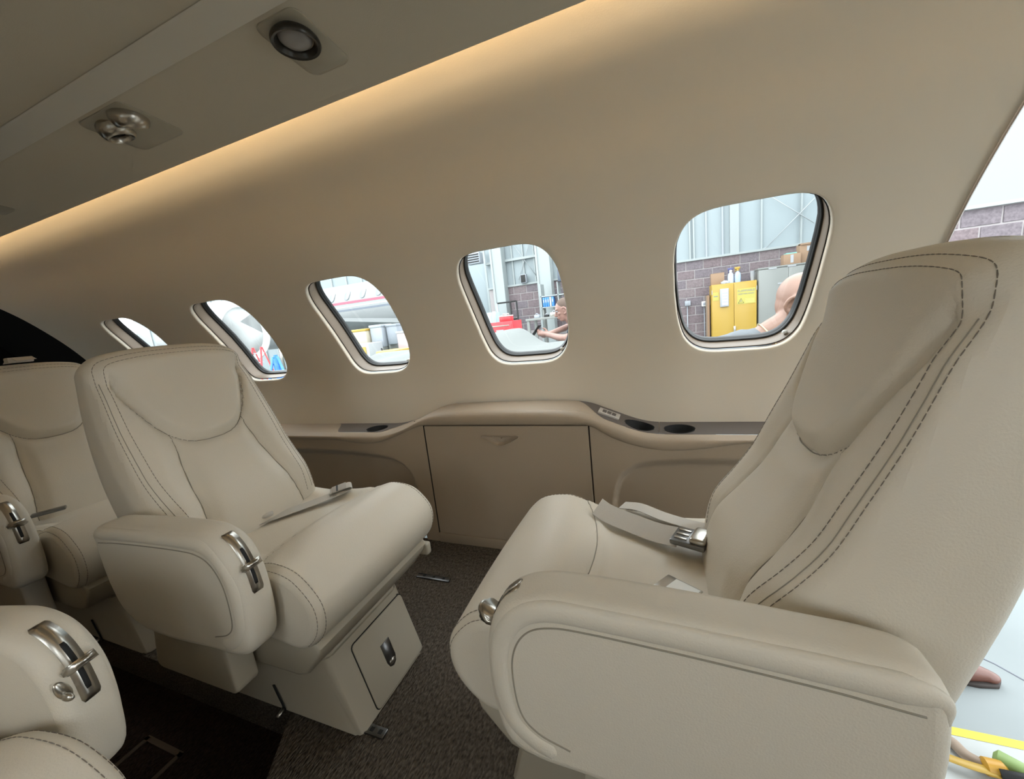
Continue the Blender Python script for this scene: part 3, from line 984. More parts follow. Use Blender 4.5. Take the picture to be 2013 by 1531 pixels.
ARM = [(.225, .345), (.298, .348), (.342, .368), (.358, .42), (.360, .49), (.351, .545), (.326, .588), (.280, .610), (.22, .614), (.10, .610), (-.02, .602), (-.07, .598), (-.108, .588), (-.122, .562), (-.122, .47), (-.095, .385), (-.03, .345), (.08, .336)]
RIMP = [(.262, .372), (.302, .386), (.331, .42), (.338, .49), (.329, .537), (.305, .573), (.268, .590), (.215, .592), (.10, .588), (-.02, .581), (-.080, .576), (-.110, .568), (-.116, .545)]
CRS = [(.250, .388), (.292, .402), (.315, .43), (.320, .49), (.312, .530), (.292, .558), (.262, .571), (.215, .574), (.10, .570), (-.02, .563), (-.06, .559), (-.098, .555)]
def build_seat(name, loc, rz, a, label, group=None, recl=0., ped=None, ped_y=0., belt=None, drawer=True, arm_rear=0., arm_dx=0.):
    """a = -1: aisle arm on local right, +1 on local left"""
    D = seat_meshes(a)
    root = empty(name, loc, rz); tag(root, label, 'seat', group)
    def put(nm, key, m, parent=root):
        k = (a, key, 'obj')
        if k in _cache:
            o = bpy.data.objects.new(nm, _cache[k]); link(o, parent); return o
        o = mk(nm, *D[key], m, parent); _cache[k] = o.data
        return o
    back = put('backrest', 'backrest_shell', LEATHER)
    put('headrest_pad', 'headrest_pad', LEATHER, back)
    put('back_cushion', 'back_cushion', LEATHER, back)
    put('side_bolster', 'bolster_l', LEATHER, back)
    put('side_bolster', 'bolster_r', LEATHER, back)
    for k in ('stitch_a', 'stitch_b'): tag(put('stitching', k, STITCH, back), kind='stuff')
    put('corner_seam', 'seam_l', mat_seam, back); put('corner_seam', 'seam_r', mat_seam, back)
    for k in ('pad_seam', 'cush_seam_l', 'cush_seam_r'): put('panel_seam', k, mat_seam, back)
    cu = put('seat_cushion', 'seat_cushion', LEATHER)
    put('front_bolster', 'front_bolster', LEATHER, cu); put('roll_seam', 'roll_seam', mat_seam, cu)
    tag(put('stitching', 'cushion_stitch', STITCH, cu), kind='stuff')
    # arm on the aisle side
    s = a
    def rsh(p): return Vector((p[0] + arm_dx + arm_rear * max(0, .1 - p[0]) / .22, p[1]))
    out = catmull([rsh(p) for p in ARM], 4, closed=True)
    out = resample(out, 110)
    nm_ = []
    for i in range(110):
        t = (out[(i + 3) % 110] - out[i - 3]).normalized(); nm_.append(Vector((t[1], -t[0])))
    cen_ = sum(out, Vector((0, 0))) / 110
    if sum(1 if nm_[i].dot(out[i] - cen_) > 0 else -1 for i in range(110)) < 0: nm_ = [-q for q in nm_]
    rg = []
    RA = .018
    for d_, ins in [(.236 + RA * (1 - math.cos(q)), RA * (1 - math.sin(q))) for q in lin(0, PI / 2, 7)] + [(.302 - RA * (1 - math.cos(q)), RA * (1 - math.sin(q))) for q in lin(PI / 2, 0, 7)]:
        rg.append([Vector((p[0] - n_[0] * ins, s * d_, p[1] - n_[1] * ins)) for p, n_ in zip(out, nm_)])
    av, af = ring_geo(rg); af += [tuple(range(110)), tuple(range(13 * 110, 14 * 110))]
    arm = mk('armrest', av, af, LEATHER2, root)
    bmx = bmesh.new(); bmx.from_mesh(arm.data)
    for f_ in bmx.faces:
        if len(f_.verts) > 4:
            for e_ in f_.edges: e_.smooth = False
    bmx.to_mesh(arm.data); bmx.free()
    rim = catmull([Vector((rsh(p)[0], s * .2955, p[1])) for p in RIMP], 6)
    tube('arm_rim', rim, [.004, .010] + [.0165] * (len(rim) - 14) + [.0165 - .0011 * q for q in range(1, 13)], LEATHER2, arm, 12, flat=(Vector((0, 1, 0)), .62))
    tube('panel_seam', catmull([Vector((rsh(p)[0], s * .3022, p[1])) for p in CRS], 6), .0012, mat_seam, arm, 6)
    # lever plate following the front of the arm
    i0_ = min(range(110), key=lambda i: (out[i] - rsh((.306, .602))).length); i1_ = min(range(110), key=lambda i: (out[i] - rsh((.359, .492))).length)
    st_ = 1 if (i1_ - i0_) % 110 < 55 else -1
    arc = [out[i0_]]; ii_ = i0_
    while ii_ != i1_: ii_ = (ii_ + st_) % 110; arc.append(out[ii_])
    arc = resample(arc, 26, closed=False)
    def ribbon(nm, half, lift, m, parent, i0=0, i1=26, thick=.0015):
        V = []; F = []
        for i in range(i0, i1):
            t = (arc[min(i + 1, 25)] - arc[max(i - 1, 0)]).normalized(); nn_ = Vector((-t[1], t[0]))
            if nn_[0] + nn_[1] < 0: nn_ = -nn_
            h_ = half * (1 if i0 < i < i1 - 1 else .8)
            for y in (-h_, h_):
                for l in (lift, lift - thick):
                    q = arc[i] + nn_ * l
                    V.append(Vector((q[0], s * (.268 + y), q[1])))
        n = i1 - i0
        for i in range(n - 1):
            b = i * 4; c = b + 4
            F += [(b, c, c + 2, b + 2), (b, b + 1, c + 1, c), (b + 2, c + 2, c + 3, b + 3)]
        F += [(0, 2, 3, 1), (n * 4 - 4, n * 4 - 3, n * 4 - 1, n * 4 - 2)]
        return mk(nm, V, F, m, parent)
    pl = ribbon('lever_plate', .0110, .0016, CHROME, arm, thick=.004)
    ribbon('lever_slot', .0032, .0022, BLACK, pl, 8, 23, thick=.001)
    li = 15; q = arc[li]; nn_ = Vector((.93, .36))
    T = Matrix.Translation((q[0] + .002, s * .268, q[1])) @ Matrix.Rotation(-.55, 4, 'Y')
    lens = [(.024 * (1 - (y_ / .020) ** 2) ** .8 - .002 + .004, y_) for y_ in lin(-.0195, .0195, 13)] + [(-.004, y_) for y_ in lin(.016, -.016, 5)]
    bm = bmesh.new()
    for zz in (-.007, .007):
        pass
    A_ = [bm.verts.new((x_, y_, -.006)) for x_, y_ in lens]; B_ = [bm.verts.new((x_, y_, .006)) for x_, y_ in lens]
    bm.faces.new(list(reversed(A_))); bm.faces.new(B_)
    for k_ in range(len(lens)): bm.faces.new((A_[k_], A_[(k_ + 1) % len(lens)], B_[(k_ + 1) % len(lens)], B_[k_]))
    bmesh.ops.bevel(bm, geom=[e for e in bm.edges if abs(e.verts[0].co.z - e.verts[1].co.z) < 1e-6], offset=.003, segments=3, affect='EDGES')
    bmesh.ops.transform(bm, matrix=T, verts=bm.verts)
    mkbm('lever', bm, CHROME, pl)
    # arm support and seat pan
    ap = rrect(.085, .275, .150, .078, .020, 4)
    ap = [(x + (.04 if z > .3 else 0) * (1 if x < .1 else -.2), z) for x, z in ap]
    prism('arm_support', ap, lambda x, z, d: (x, s * d, z), .220, .272, PLASTIC, root, bev=.006, seg=2)
    pan = [(-.14, .215), (.345, .215), (.375, .225), (.425, .285), (.430, .300), (.40, .335), (-.14, .335)]
    prism('seat_pan', pan, lambda x, z, d: (x, d, z), -.208, .208, PLASTIC, root, bev=.008, seg=2)
    # pedestal
    py = ped_y
    def pt(x, y, z): return Vector((x, y + py, z))
    x0, x1, xt = -.115, .432, .372
    hw, cw, zt_ = .132, .060, .214
    lo = [(x0, -hw), (x1 - .012, -hw), (x1, -hw + .012), (x1, hw - .012), (x1 - .012, hw), (x0, hw)]
    hi = [(x0, -hw - .012), (xt - .02, -hw - .012), (xt, -hw + .01), (xt, hw - .01), (xt - .02, hw + .012), (x0, hw + .012)]
    bm = bmesh.new()
    A = [bm.verts.new(pt(x, y, 0)) for x, y in lo]; B = [bm.verts.new(pt(x, y, zt_)) for x, y in hi]
    bm.faces.new(list(reversed(A))); bm.faces.new(B)
    for i in range(6): bm.faces.new((A[i], A[(i + 1) % 6], B[(i + 1) % 6], B[i]))
    bmesh.ops.bevel(bm, geom=list(bm.edges), offset=.006, segments=2, affect='EDGES')
    pd = mkbm('pedestal', bm, PLASTIC, root, auto=.9)
    sl = (x1 - xt) / zt_
    def fr_pt(y, z, d=0): return pt(x1 - sl * z + d, y, z)
    if drawer:
        sgn = -s
        ya, yb = -hw + .062, hw - .004
        ol = rrect((ya + yb) / 2, .100, (yb - ya) / 2, .088, .010, 3)
        prism('drawer_gap', rrect((ya + yb) / 2, .100, (yb - ya) / 2 + .0025, .0905, .012, 3), lambda y, z, d: fr_pt(y * sgn, z, d), -.004, .0012, BLACK, pd)
        dr = prism('drawer', ol, lambda y, z, d: fr_pt(y * sgn, z, d), -.004, .0042, PLASTIC, pd, bev=.002, seg=2)
        ym = -hw + .150
        lp = [(ym - .017, .128), (ym + .017, .128), (ym + .017, .078), (ym + .012, .064), (ym, .058), (ym - .012, .064), (ym - .017, .078)]
        prism('latch', lp, lambda y, z, d: fr_pt(y * sgn, z, d), .003, .0055, STEEL, dr, bev=.001, seg=1)
        T = Matrix.Translation(fr_pt(ym * sgn, .073, .006))
        bm = bmesh.new(); bmesh.ops.create_uvsphere(bm, u_segments=14, v_segments=8, radius=1)
        for v in bm.verts: v.co = Vector((v.co[0] * .004, v.co[1] * .012, v.co[2] * .008))
        bmesh.ops.transform(bm, matrix=T, verts=bm.verts)
        mkbm('latch_button', bm, CHROME, dr)
    # track release lever in a slot on the aisle side of the pedestal
    yy = s * (hw + .004)
    sp_ = [pt(.165, yy * 1.0 + s * .004, .088), pt(.172, yy + s * .0035, .06), pt(.178, yy + s * .0015, .03), pt(.178, yy, .012)]
    tube('lever_slot', sp_, .006, BLACK, pd, 6, flat=(Vector((0, 1, 0)), .3))
    tube('track_lever', [pt(.176, yy, .016), pt(.178, yy + s * .022, .010)], [.005, .006], CHROME, pd, 8)
    # front bracket knob at the window side of the pan
    bm = bmesh.new(); bm_box(bm, (.405, -s * .205 - .012, .262), (.438, -s * .205 + .012, .300), .006)
    mkbm('pan_bracket', bm, PLASTIC, root)
    return root

mat_seam = mat('leather_seam', (.30, .265, .21), .7)

def ribbon_belt(name, path, width_dir, hw_, m, parent, thick=.0016):
    P = [Vector(p) for p in path]; V = []; F = []
    for i, p in enumerate(P):
        wd = Vector(width_dir[i] if isinstance(width_dir, list) else width_dir).normalized()
        t = (P[min(i + 1, len(P) - 1)] - P[max(0, i - 1)]).normalized()
        nn_ = t.cross(wd).normalized()
        for y in (-hw_, hw_):
            for l in (0, thick): V.append(p + wd * y + nn_ * l)
    n = len(P)
    for i in range(n - 1):
        b = i * 4; c = b + 4
        F += [(b, c, c + 2, b + 2), (b + 1, b + 3, c + 3, c + 1), (b, b + 1, c + 1, c), (b + 2, c + 2, c + 3, b + 3)]
    F += [(0, 2, 3, 1), (4 * n - 4, 4 * n - 3, 4 * n - 1, 4 * n - 2)]
    return mk(name, V, F, m, parent, smooth=False)

SG = 'cream leather club seats'
seat_l = build_seat('club_seat', (-1.135, .703, 0), 0, -1, 'cream leather seat with a drawer pedestal facing the seat with the metal buckle', SG, ped_y=-.020, arm_rear=0.0, arm_dx=.026)
seat_r = build_seat('club_seat', (.105, .695, 0), PI, 1, 'pale leather seat with its tall back to the open doorway', SG, ped_y=0, arm_rear=.006, arm_dx=-.014)
seat_a = build_seat('club_seat', (-2.04, .690, 0), 0, -1, 'cream seat at the dark aft bulkhead with a belt end over its top', SG)
seat_s = build_seat('club_seat', (-1.070, -.135, 0), .22, 1, 'cream seat across the aisle with a coat hook on its arm', SG)

# belts (parts of their seats; local coordinates)
def sub(o, parent): o.parent = parent; return o
def cush_z(x, y): return .452 + .03 * ss(.05, .3, x)
bl = seat_r
zb = .464
belt = ribbon_belt('seat_belt', catmull([Vector(p) for p in [(.262, -.160, .494), (.235, -.152, .481), (.18, -.133, .472), (.13, -.113, .468), (.085, -.095, .472)]], 6), (.36, 1, -.30), .027, WEB, bl)
T = Matrix.Translation((.062, -.088, .474)) @ Matrix.Rotation(PI - .36, 4, 'Z')
bm = bmesh.new(); bm_box(bm, (-.036, -.030, -.005), (.030, .030, .006), .003)
bmesh.ops.transform(bm, matrix=T, verts=bm.verts); bk = mkbm('buckle', bm, STEEL, belt, auto=.7)
bm = bmesh.new(); bm_box(bm, (.000, -.027, .004), (.030, .027, .017), .006, 3)
bmesh.ops.transform(bm, matrix=T, verts=bm.verts); mkbm('buckle_flap', bm, CHROME, belt, auto=.7)
for i in range(3):
    bm = bmesh.new(); bm_box(bm, (-.030, -.020 + i * .016, .005), (-.006, -.014 + i * .016, .008), .001)
    bmesh.ops.transform(bm, matrix=T, verts=bm.verts); mkbm('buckle_rib', bm, CHROME, belt, auto=.7)
ribbon_belt('belt_anchor_strap', [(.035, -.078, .474), (.01, -.070, .462), (-.02, -.06, .45)], (.36, 1, 0), .018, mat('dark_strap', (.03, .03, .03), .6), bl)
ribbon_belt('belt_free_end', catmull([Vector(p) for p in [(.21, -.205, .478), (.17, -.192, .483), (.12, -.175, .474), (.07, -.165, .466), (.02, -.16, .460)]], 5), (.3, 1, .1), .022, WEB, bl)
# metal belt tongue lying on the near side of the right seat
T = Matrix.Translation((.095, .052, .462)) @ Matrix.Rotation(-.55, 4, 'Z') @ Matrix.Rotation(.10, 4, 'X')
bm = bmesh.new(); bm_box(bm, (-.032, -.024, -.001), (.032, .024, .002), .001)
bmesh.ops.transform(bm, matrix=T, verts=bm.verts); tg = mkbm('belt_tongue', bm, CHROME, bl, auto=.7)
bm = bmesh.new(); bm_box(bm, (-.030, -.020, .0022), (.014, .022, .0030), 0)
bmesh.ops.transform(bm, matrix=T, verts=bm.verts); mkbm('tongue_label', bm, WHITEP, tg, smooth=False)
# left seat belt
belt = ribbon_belt('seat_belt', catmull([Vector(p) for p in [(.02, -.020, .453), (.06, .045, .4545), (.11, .110, .460), (.170, .180, .472)]], 6), (1, -.95, .0), .025, WEB, seat_l)
ribbon_belt('belt_fold', catmull([Vector(p) for p in [(.150, .160, .470), (.182, .190, .477), (.172, .192, .482), (.125, .160, .470)]], 5), (1, -.95, .0), .024, WEB, belt)
T = Matrix.Translation((.148, .176, .4785)) @ Matrix.Rotation(.80, 4, 'Z') @ Matrix.Rotation(-.15, 4, 'Y')
bm = bmesh.new(); bm_box(bm, (-.022, -.026, 0), (.022, .026, .0015), .0005)
bmesh.ops.transform(bm, matrix=T, verts=bm.verts); mkbm('belt_label', bm, mat('grey_label', (.36, .32, .27), .6), belt, auto=.7)
bm = bmesh.new(); bm_box(bm, (-.008, -.026, .0014), (-.003, .026, .0024), 0)
bmesh.ops.transform(bm, matrix=T, verts=bm.verts); mkbm('label_bar', bm, BLACK, belt, smooth=False)
tube('belt_adjuster', [(.005, -.040, .460), (.030, -.005, .466), (.050, .015, .468)], [.010, .014, .012], WEB, belt, 8, flat=(Vector((0, 0, 1)), .5))
tube('buckle_stub', [(.01, -.165, .468), (.045, -.150, .474), (.060, -.145, .476)], [.012, .014, .006], STEEL, seat_l, 8, flat=(Vector((0, 0, 1)), .5))
# aft seat: belt end over the top of the back, buckle on the seat
ribbon_belt('belt_end', [(-.20, -.010, .990), (-.19, -.005, 1.002), (-.165, .005, 1.006), (-.150, .01, .996)], (.1, 1, .05), .024, WEB, seat_a)
box('belt_end_fold', (-.205, -.03, .990), (-.170, .035, 1.010), WEB, seat_a, bev=.004)
T = Matrix.Translation((.075, -.125, .474)) @ Matrix.Rotation(1.1, 4, 'Z')
bm = bmesh.new(); bm_box(bm, (-.040, -.014, 0), (.040, .014, .010), .003)
bmesh.ops.transform(bm, matrix=T, verts=bm.verts); mkbm('buckle', bm, STEEL, seat_a, auto=.7)
# coat hook on the arm of the seat across the aisle
T = Matrix.Translation((.356, .246, .520)) @ Matrix.Rotation(.3, 4, 'X')
bm = bmesh.new(); bmesh.ops.create_uvsphere(bm, u_segments=16, v_segments=10, radius=1)
for v in bm.verts: v.co = Vector((v.co[0] * .004, v.co[1] * .0075, v.co[2] * .018))
bmesh.ops.transform(bm, matrix=T, verts=bm.verts); hk = mkbm('coat_hook', bm, CHROME, seat_s)
bm = bmesh.new(); bmesh.ops.create_uvsphere(bm, u_segments=12, v_segments=8, radius=1)
for v in bm.verts: v.co = Vector((v.co[0] * .010, v.co[1] * .0045, v.co[2] * .006))
bmesh.ops.transform(bm, matrix=Matrix.Translation((.362, .245, .512)), verts=bm.verts); mkbm('hook_tip', bm, CHROME, hk)

# ------------------------------------------------------------------ hangar outside
GZ = -.75
CONC = mat('hangar_concrete', (0.184, 0.206, 0.206), .55, var=.10, vscale=1.5)
MORTAR = mat('mortar', (.30, .275, .275), .9)
BLOCKS = [mat('split_block_%s' % n, c, .95, bump=.7, bscale=40, var=.22, vscale=30) for n, c in (('rose', (.150, .118, .124)), ('grey', (.140, .119, .130)), ('pale', (.165, .134, .138)))]
SIDING = mat('pale_siding', (0.236, 0.276, 0.289), .5)
SIDINGW = mat('white_steel', (0.264, 0.292, 0.292), .45)
GREYSTEEL = mat('grey_locker_paint', (0.189, 0.195, 0.182), .4)
YELLOW = mat('safety_yellow', (0.346, 0.219, 0.030), .4)
LABELY = mat('label_yellow', (0.390, 0.340, 0.072), .5)
CARDB = mat('cardboard', (0.260, 0.169, 0.108), .85)
PAPER = mat('white_paper', (0.312, 0.323, 0.335), .6)
INK = mat('ink_grey', (.16, .17, .20), .7)
RED = mat('tool_red', (0.440, 0.028, 0.036), .35)
BLUE = mat('jack_blue', (0.040, 0.176, 0.496), .4)
GREEN = mat('tug_green', (.08, .42, .13), .4)
LIME = mat('lime_green', (.35, .58, .22), .5)
GREYB = mat('bin_grey', (.27, .29, .32), .5)
TAN = mat('tan_hose', (.24, .18, .13), .6)

hf = mk('floor_hangar', [(-45, 1.0, GZ), (14, 1.0, GZ), (14, 40, GZ), (-45, 40, GZ), (-45, -16, GZ), (14, -16, GZ)], [(0, 1, 2, 3), (4, 5, 1, 0)], CONC, smooth=False); tag(hf, kind='structure')
crk = tube('floor_joint', [(1.15, 2.16, GZ), (1.30, 2.04, GZ), (1.36, 1.96, GZ + .0), (1.9, 1.6, GZ)], .004, INK, hf, 4)

# far wall: block courses below, steel siding above
WY = 10.0; BT = 1.80; BW, BH, MJ = .36, .20, .020
wf = empty('wall_far', (0, 0, 0)); tag(wf, kind='structure')
box('mortar_bed', (-4.35, WY, GZ), (3.9, WY + .25, BT), MORTAR, wf)
def brick_mesh(w):
    bm = bmesh.new(); bm_box(bm, (0, -.010, 0), (w - MJ, .02, BH - MJ), .004, 1)
    for v in bm.verts:
        if v.co.y < -.005: v.co.y += random.uniform(-.004, .003)
    me = bpy.data.meshes.new('brick'); bm.to_mesh(me); bm.free(); return me
BM = []
for w in (BW,):
    for mm in BLOCKS:
        for k in range(2):
            me = brick_mesh(w); me.materials.append(mm); BM.append(me)
def lay(parent, x0, x1, ztop, rows, y, skip=None):
    for r_ in range(rows):
        z0 = ztop - (r_ + 1) * BH
        off = (r_ % 2) * BW / 2
        n = int((x1 - x0) / BW) + 1
        for i in range(n):
            x = x0 + i * BW + off
            if x + BW > x1 + .4: continue
            if skip and skip(x, z0): continue
            o_ = bpy.data.objects.new('brick', random.choice(BM)); link(o_, parent); o_.location = (x, y, z0 + MJ / 2)
lay(wf, -.15, 3.5, BT, 9, WY, skip=lambda x, z: (x > 1.15 and z < 1.0) or (x > 2.1 and z < 1.2))
lay(wf, -3.99, -1.9, BT, 6, WY)
box('flashing', (-4.35, WY - .05, BT), (3.9, WY + .05, BT + .045), SIDINGW, wf)
box('siding', (-4.35, WY + .05, BT + .04), (3.9, WY + .12, 5.2), SIDING, wf)
for x in (.30, .66, .74, .99, 1.31, 2.04, 2.74, 3.3, -.4, -1.0, -1.6, -2.2, -3.0, -3.3, -3.6):
    box('siding_rib', (x - .016, WY + .0, BT + .045), (x + .016, WY + .06, 5.2), SIDINGW if x < 0 else GREYB if x in (.99, 1.31) else SIDINGW, wf)
box('siding_pilaster', (1.45, WY - .02, BT + .045), (1.62, WY + .06, 5.2), SIDINGW, wf)
BRACE = mat('brace_steel', (.30, .32, .33), .5)
for p, q in (((2.19, 2.86), (2.95, 2.20)), ((2.95, 2.68), (2.13, 1.86)), ((2.13, 1.86), (2.05, 1.84)), ((-3.55, 2.9), (-2.95, 1.95)), ((-3.05, 2.9), (-3.45, 1.95))):
    tube('brace_rod', [(p[0], WY - .02, p[1]), (q[0], WY - .02, q[1])], .008, BRACE, wf, 6)
for x0, x1 in ((-4.06, -3.78), (-2.84, -2.52)):
    box('steel_column', (x0, WY - .30, GZ), (x1, WY - .02, 5.2), SIDINGW, wf)
    box('column_flange', (x0 - .03, WY - .33, GZ), (x0 + .02, WY - .02, 5.2), SIDINGW, wf)
for z in (2.45, 3.3): box('girt', (-4.35, WY - .06, z), (-2.5, WY + .04, z + .06), SIDINGW, wf)
# nearer block wall seen through the doorway
wn_ = empty('wall_near', (0, 0, 0)); tag(wn_, kind='structure')
box('mortar_bed', (2.6, 6.4, GZ), (5.6, 6.6, 1.62), MORTAR, wn_)
lay(wn_, 2.95, 4.4, 1.62, 4, 6.4)
box('flashing', (2.6, 6.34, 1.62), (5.6, 6.5, 1.66), SIDINGW, wn_)
box('siding', (2.6, 6.45, 1.66), (5.6, 6.55, 5.2), SIDING, wn_)
# wall behind the other jet
wb = empty('wall_rear', (0, 0, 0)); tag(wb, kind='structure')
box('siding', (-42, 20, GZ), (-5.0, 20.2, 7), SIDING, wb)
for i in range(30): box('siding_rib', (-40 + i * 1.2, 19.93, GZ), (-39.9 + i * 1.2, 20.0, 7), SIDINGW, wb)

# things at the far wall
def thing(name, label, cat, loc=(0, 0, 0), rz=0, group=None):
    return tag(empty(name, loc, rz), label, cat, group)
c = thing('safety_cabinet', 'yellow steel two-door flammables cabinet against the block wall', 'cabinet', (1.42, 9.55, GZ))
ZC = 1.20 - GZ
box('body', (-.41, -.20, .0), (.41, .22, ZC), YELLOW, c, bev=.006)
for sx in (-1, 1):
    x0, x1 = (-.405, -.004) if sx < 0 else (.004, .405)
    d = box('door', (x0, -.222, .06), (x1, -.198, ZC - .02), YELLOW, c, bev=.004)
    for z in (.3, ZC - .2): box('hinge', ((-.411 if sx < 0 else .401), -.226, z), ((-.401 if sx < 0 else .411), -.205, z + .09), GREYB, d)
d = box('door_handle', (-.012, -.238, .93), (.030, -.222, 1.06), CHROME, c, bev=.004)
tag(box('holder_box', (-.26, -.262, ZC - .47), (-.10, -.222, ZC - .10), PAPER, c, bev=.006))
hb = box('holder_sheet', (-.225, -.266, ZC - .44), (-.115, -.262, ZC - .13), mat('blueish_sheet', (.42, .46, .60), .5), c)
for i in range(4): box('sheet_line', (-.215, -.2675, ZC - .20 - i * .06), (-.125, -.266, ZC - .185 - i * .06), PAPER, hb)
yl = box('warning_label', (.055, -.226, ZC - .45), (.385, -.222, ZC - .14), LABELY, c)
yl2 = box('small_label', (-.39, -.226, ZC - .33), (-.28, -.222, ZC - .16), LABELY, c)
box('label_line', (-.375, -.2275, ZC - .25), (-.30, -.226, ZC - .235), INK, yl2)
def text(body, size, loc, m, parent, rot=(PI / 2, 0, 0), align='CENTER'):
    cu = bpy.data.curves.new('lettering', 'FONT'); cu.body = body; cu.size = size; cu.align_x = align; cu.extrude = .0004
    tmp = bpy.data.objects.new('lettering_curve', cu)
    me = bpy.data.meshes.new_from_object(tmp); bpy.data.objects.remove(tmp)
    me.materials.clear(); me.materials.append(m)
    o_ = bpy.data.objects.new('lettering', me); link(o_, parent); o_.location = loc; o_.rotation_euler = rot
    return o_
text('FLAMMABLE', .056, (.22, -.2275, ZC - .205), INK, yl)
text('KEEP FIRE AWAY', .038, (.22, -.2275, ZC - .262), INK, yl)
tri = [(.075, -.2275, ZC - .43), (.175, -.2275, ZC - .43), (.125, -.2275, ZC - .335)]
tube('warning_triangle', tri, .005, INK, yl, 4, closed=True)
box('flame_mark', (.118, -.229, ZC - .405), (.132, -.227, ZC - .375), INK, yl)
for i in range(4): box('label_line', (.20, -.2275, ZC - .36 - i * .022), (.36, -.2262, ZC - .353 - i * .022), mat('label_line_tone', (.62, .56, .18), .6) if i == 0 else bpy.data.materials['label_line_tone'], yl)
# grey locker
c = thing('steel_locker', 'tall grey steel locker standing beside the yellow cabinet', 'locker', (2.36, 9.55, GZ))
ZL = 1.42 - GZ
box('body', (-.50, -.18, 0), (.52, .24, ZL - .03), GREYSTEEL, c, bev=.004)
box('top', (-.51, -.20, ZL - .03), (.53, .25, ZL), GREYSTEEL, c, bev=.004)
for x0, x1 in ((-.495, .008), (.012, .515)): box('door', (x0, -.20, .05), (x1, -.178, ZL - .045), GREYSTEEL, c, bev=.004)
for x, z in ((-.1, ZL - .34), (-.26, ZL - .035), (.06, ZL - .03)): box('label_strip', (x - .07, -.205, z - .012), (x + .07, -.1995, z + .012), PAPER, c)
# goods on top
def spray(name, x, y, z, label, neck, body_c, head_c):
    b = thing(name, label, 'spray bottle', (x, y, z), random.uniform(-.5, .5), 'spray bottles on the yellow cabinet')
    lathe('bottle', [(.001, 0), (.052, 0), (.056, .02), (.056, .14), (.045, .19), (.020, .22), (.018, .235)], body_c, b, 20)
    lathe('collar', [(.024, .232), (.026, .24), (.026, .262), (.016, .268)], head_c, b, 14)
    box('spray_head', (-.055, -.018, .268), (.045, .018, .312), neck, b, bev=.008)
    tube('trigger', [(-.03, 0, .27), (-.045, 0, .245), (-.042, 0, .215)], .008, neck, b, 6)
    return b
ZCt = 1.20
spray('spray_bottle', 1.39, 9.52, ZCt, 'pale blue spray bottle with dark trigger on the yellow cabinet', mat('navy_plastic', (.06, .06, .16), .4), mat('pale_blue_fluid', (.42, .52, .66), .3), WHITEP)
spray('spray_bottle', 1.515, 9.50, ZCt, 'blue spray bottle with yellow trigger on the yellow cabinet', YELLOW, mat('mid_blue_fluid', (.30, .42, .68), .3), YELLOW)
b = thing('cardboard_sheet', 'small brown cardboard box on the corner of the yellow cabinet', 'box', (1.145, 9.60, ZCt))
box('carton', (-.125, -.10, 0), (.125, .08, .235), CARDB, b, bev=.003); box('carton_flap', (-.125, -.102, .232), (.125, -.02, .240), CARDB, b)
b.name = 'cardboard_box'
b = thing('crumpled_rag', 'crumpled white rag on the yellow cabinet', 'rag', (1.27, 9.42, ZCt))
bm = bmesh.new(); bmesh.ops.create_icosphere(bm, subdivisions=3, radius=1)
for v in bm.verts:
    k = 1 + .25 * math.sin(7 * v.co.x + 3 * v.co.z) * math.cos(6 * v.co.y)
    v.co = Vector((v.co.x * .075 * k, v.co.y * .06 * k, max(0, v.co.z * .055 * k + .01)))
mkbm('cloth', bm, PAPER, b)
b = thing('paper_cup_stack', 'stack of white paper cups on the yellow cabinet by the locker', 'cups', (1.78, 9.48, ZCt))
for i in range(4): lathe('paper_cup', [(.030, .035 * i), (.042, .035 * i + .085), (.044, .035 * i + .09), (.040, .035 * i + .088), (.029, .035 * i + .004)], PAPER, b, 16)
b = thing('cardboard_box', 'open brown carton with a green lid on the grey locker', 'box', (2.44, 9.52, 1.42))
box('carton', (-.14, -.12, 0), (.14, .12, .20), CARDB, b, bev=.003); box('carton_tape', (-.03, -.1225, .03), (.02, -.119, .18), PAPER, b)
box('green_lid', (-.10, -.10, .20), (.08, .08, .222), mat('teal_lid', (.16, .42, .36), .5), b, bev=.004)
b = thing('cardboard_box', 'large brown carton standing at the end of the grey locker', 'box', (2.74, 9.60, 1.42))
box('carton', (-.16, -.14, 0), (.16, .10, .36), CARDB, b, bev=.003); box('carton_flap', (-.16, -.16, .34), (.16, -.02, .37), CARDB, b, M=Matrix.Identity(4)); box('carton_label', (-.05, -.1425, .22), (.08, -.139, .31), PAPER, b)
# wall outlets with conduit
for x, z, lb in ((.58, .87, 'dark wall switch box with a conduit running down the block wall'), (.93, .82, 'white double wall outlet beside the yellow cabinet')):
    b = thing('wall_outlet', lb, 'outlet', (x, WY - .03, z))
    box('outlet_box', (-.06, -.05, -.05), (.06, 0, .06), WHITEP if x > .8 else GREYB, b, bev=.005)
    box('outlet_face', (-.035, -.056, -.03), (.02, -.05, .04), GREYB, b, bev=.003)
    tube('conduit', [(-.01, -.02, -.05), (-.01, -.02, -1.5)], .010, GREYB, b, 8)
    if x > .8: box('outlet_cover', (.07, -.045, -.04), (.16, 0, .05), WHITEP, b, bev=.004)
b = thing('plywood_sheet', 'tan plywood board leaning beside the yellow cabinet', 'board', (.985, 9.62, GZ))
box('board', (-.05, -.10, 0), (.0, .16, 1.75), CARDB, b, bev=.002); box('board_edge', (-.055, -.105, 0), (-.048, .16, 1.755), TAN, b)

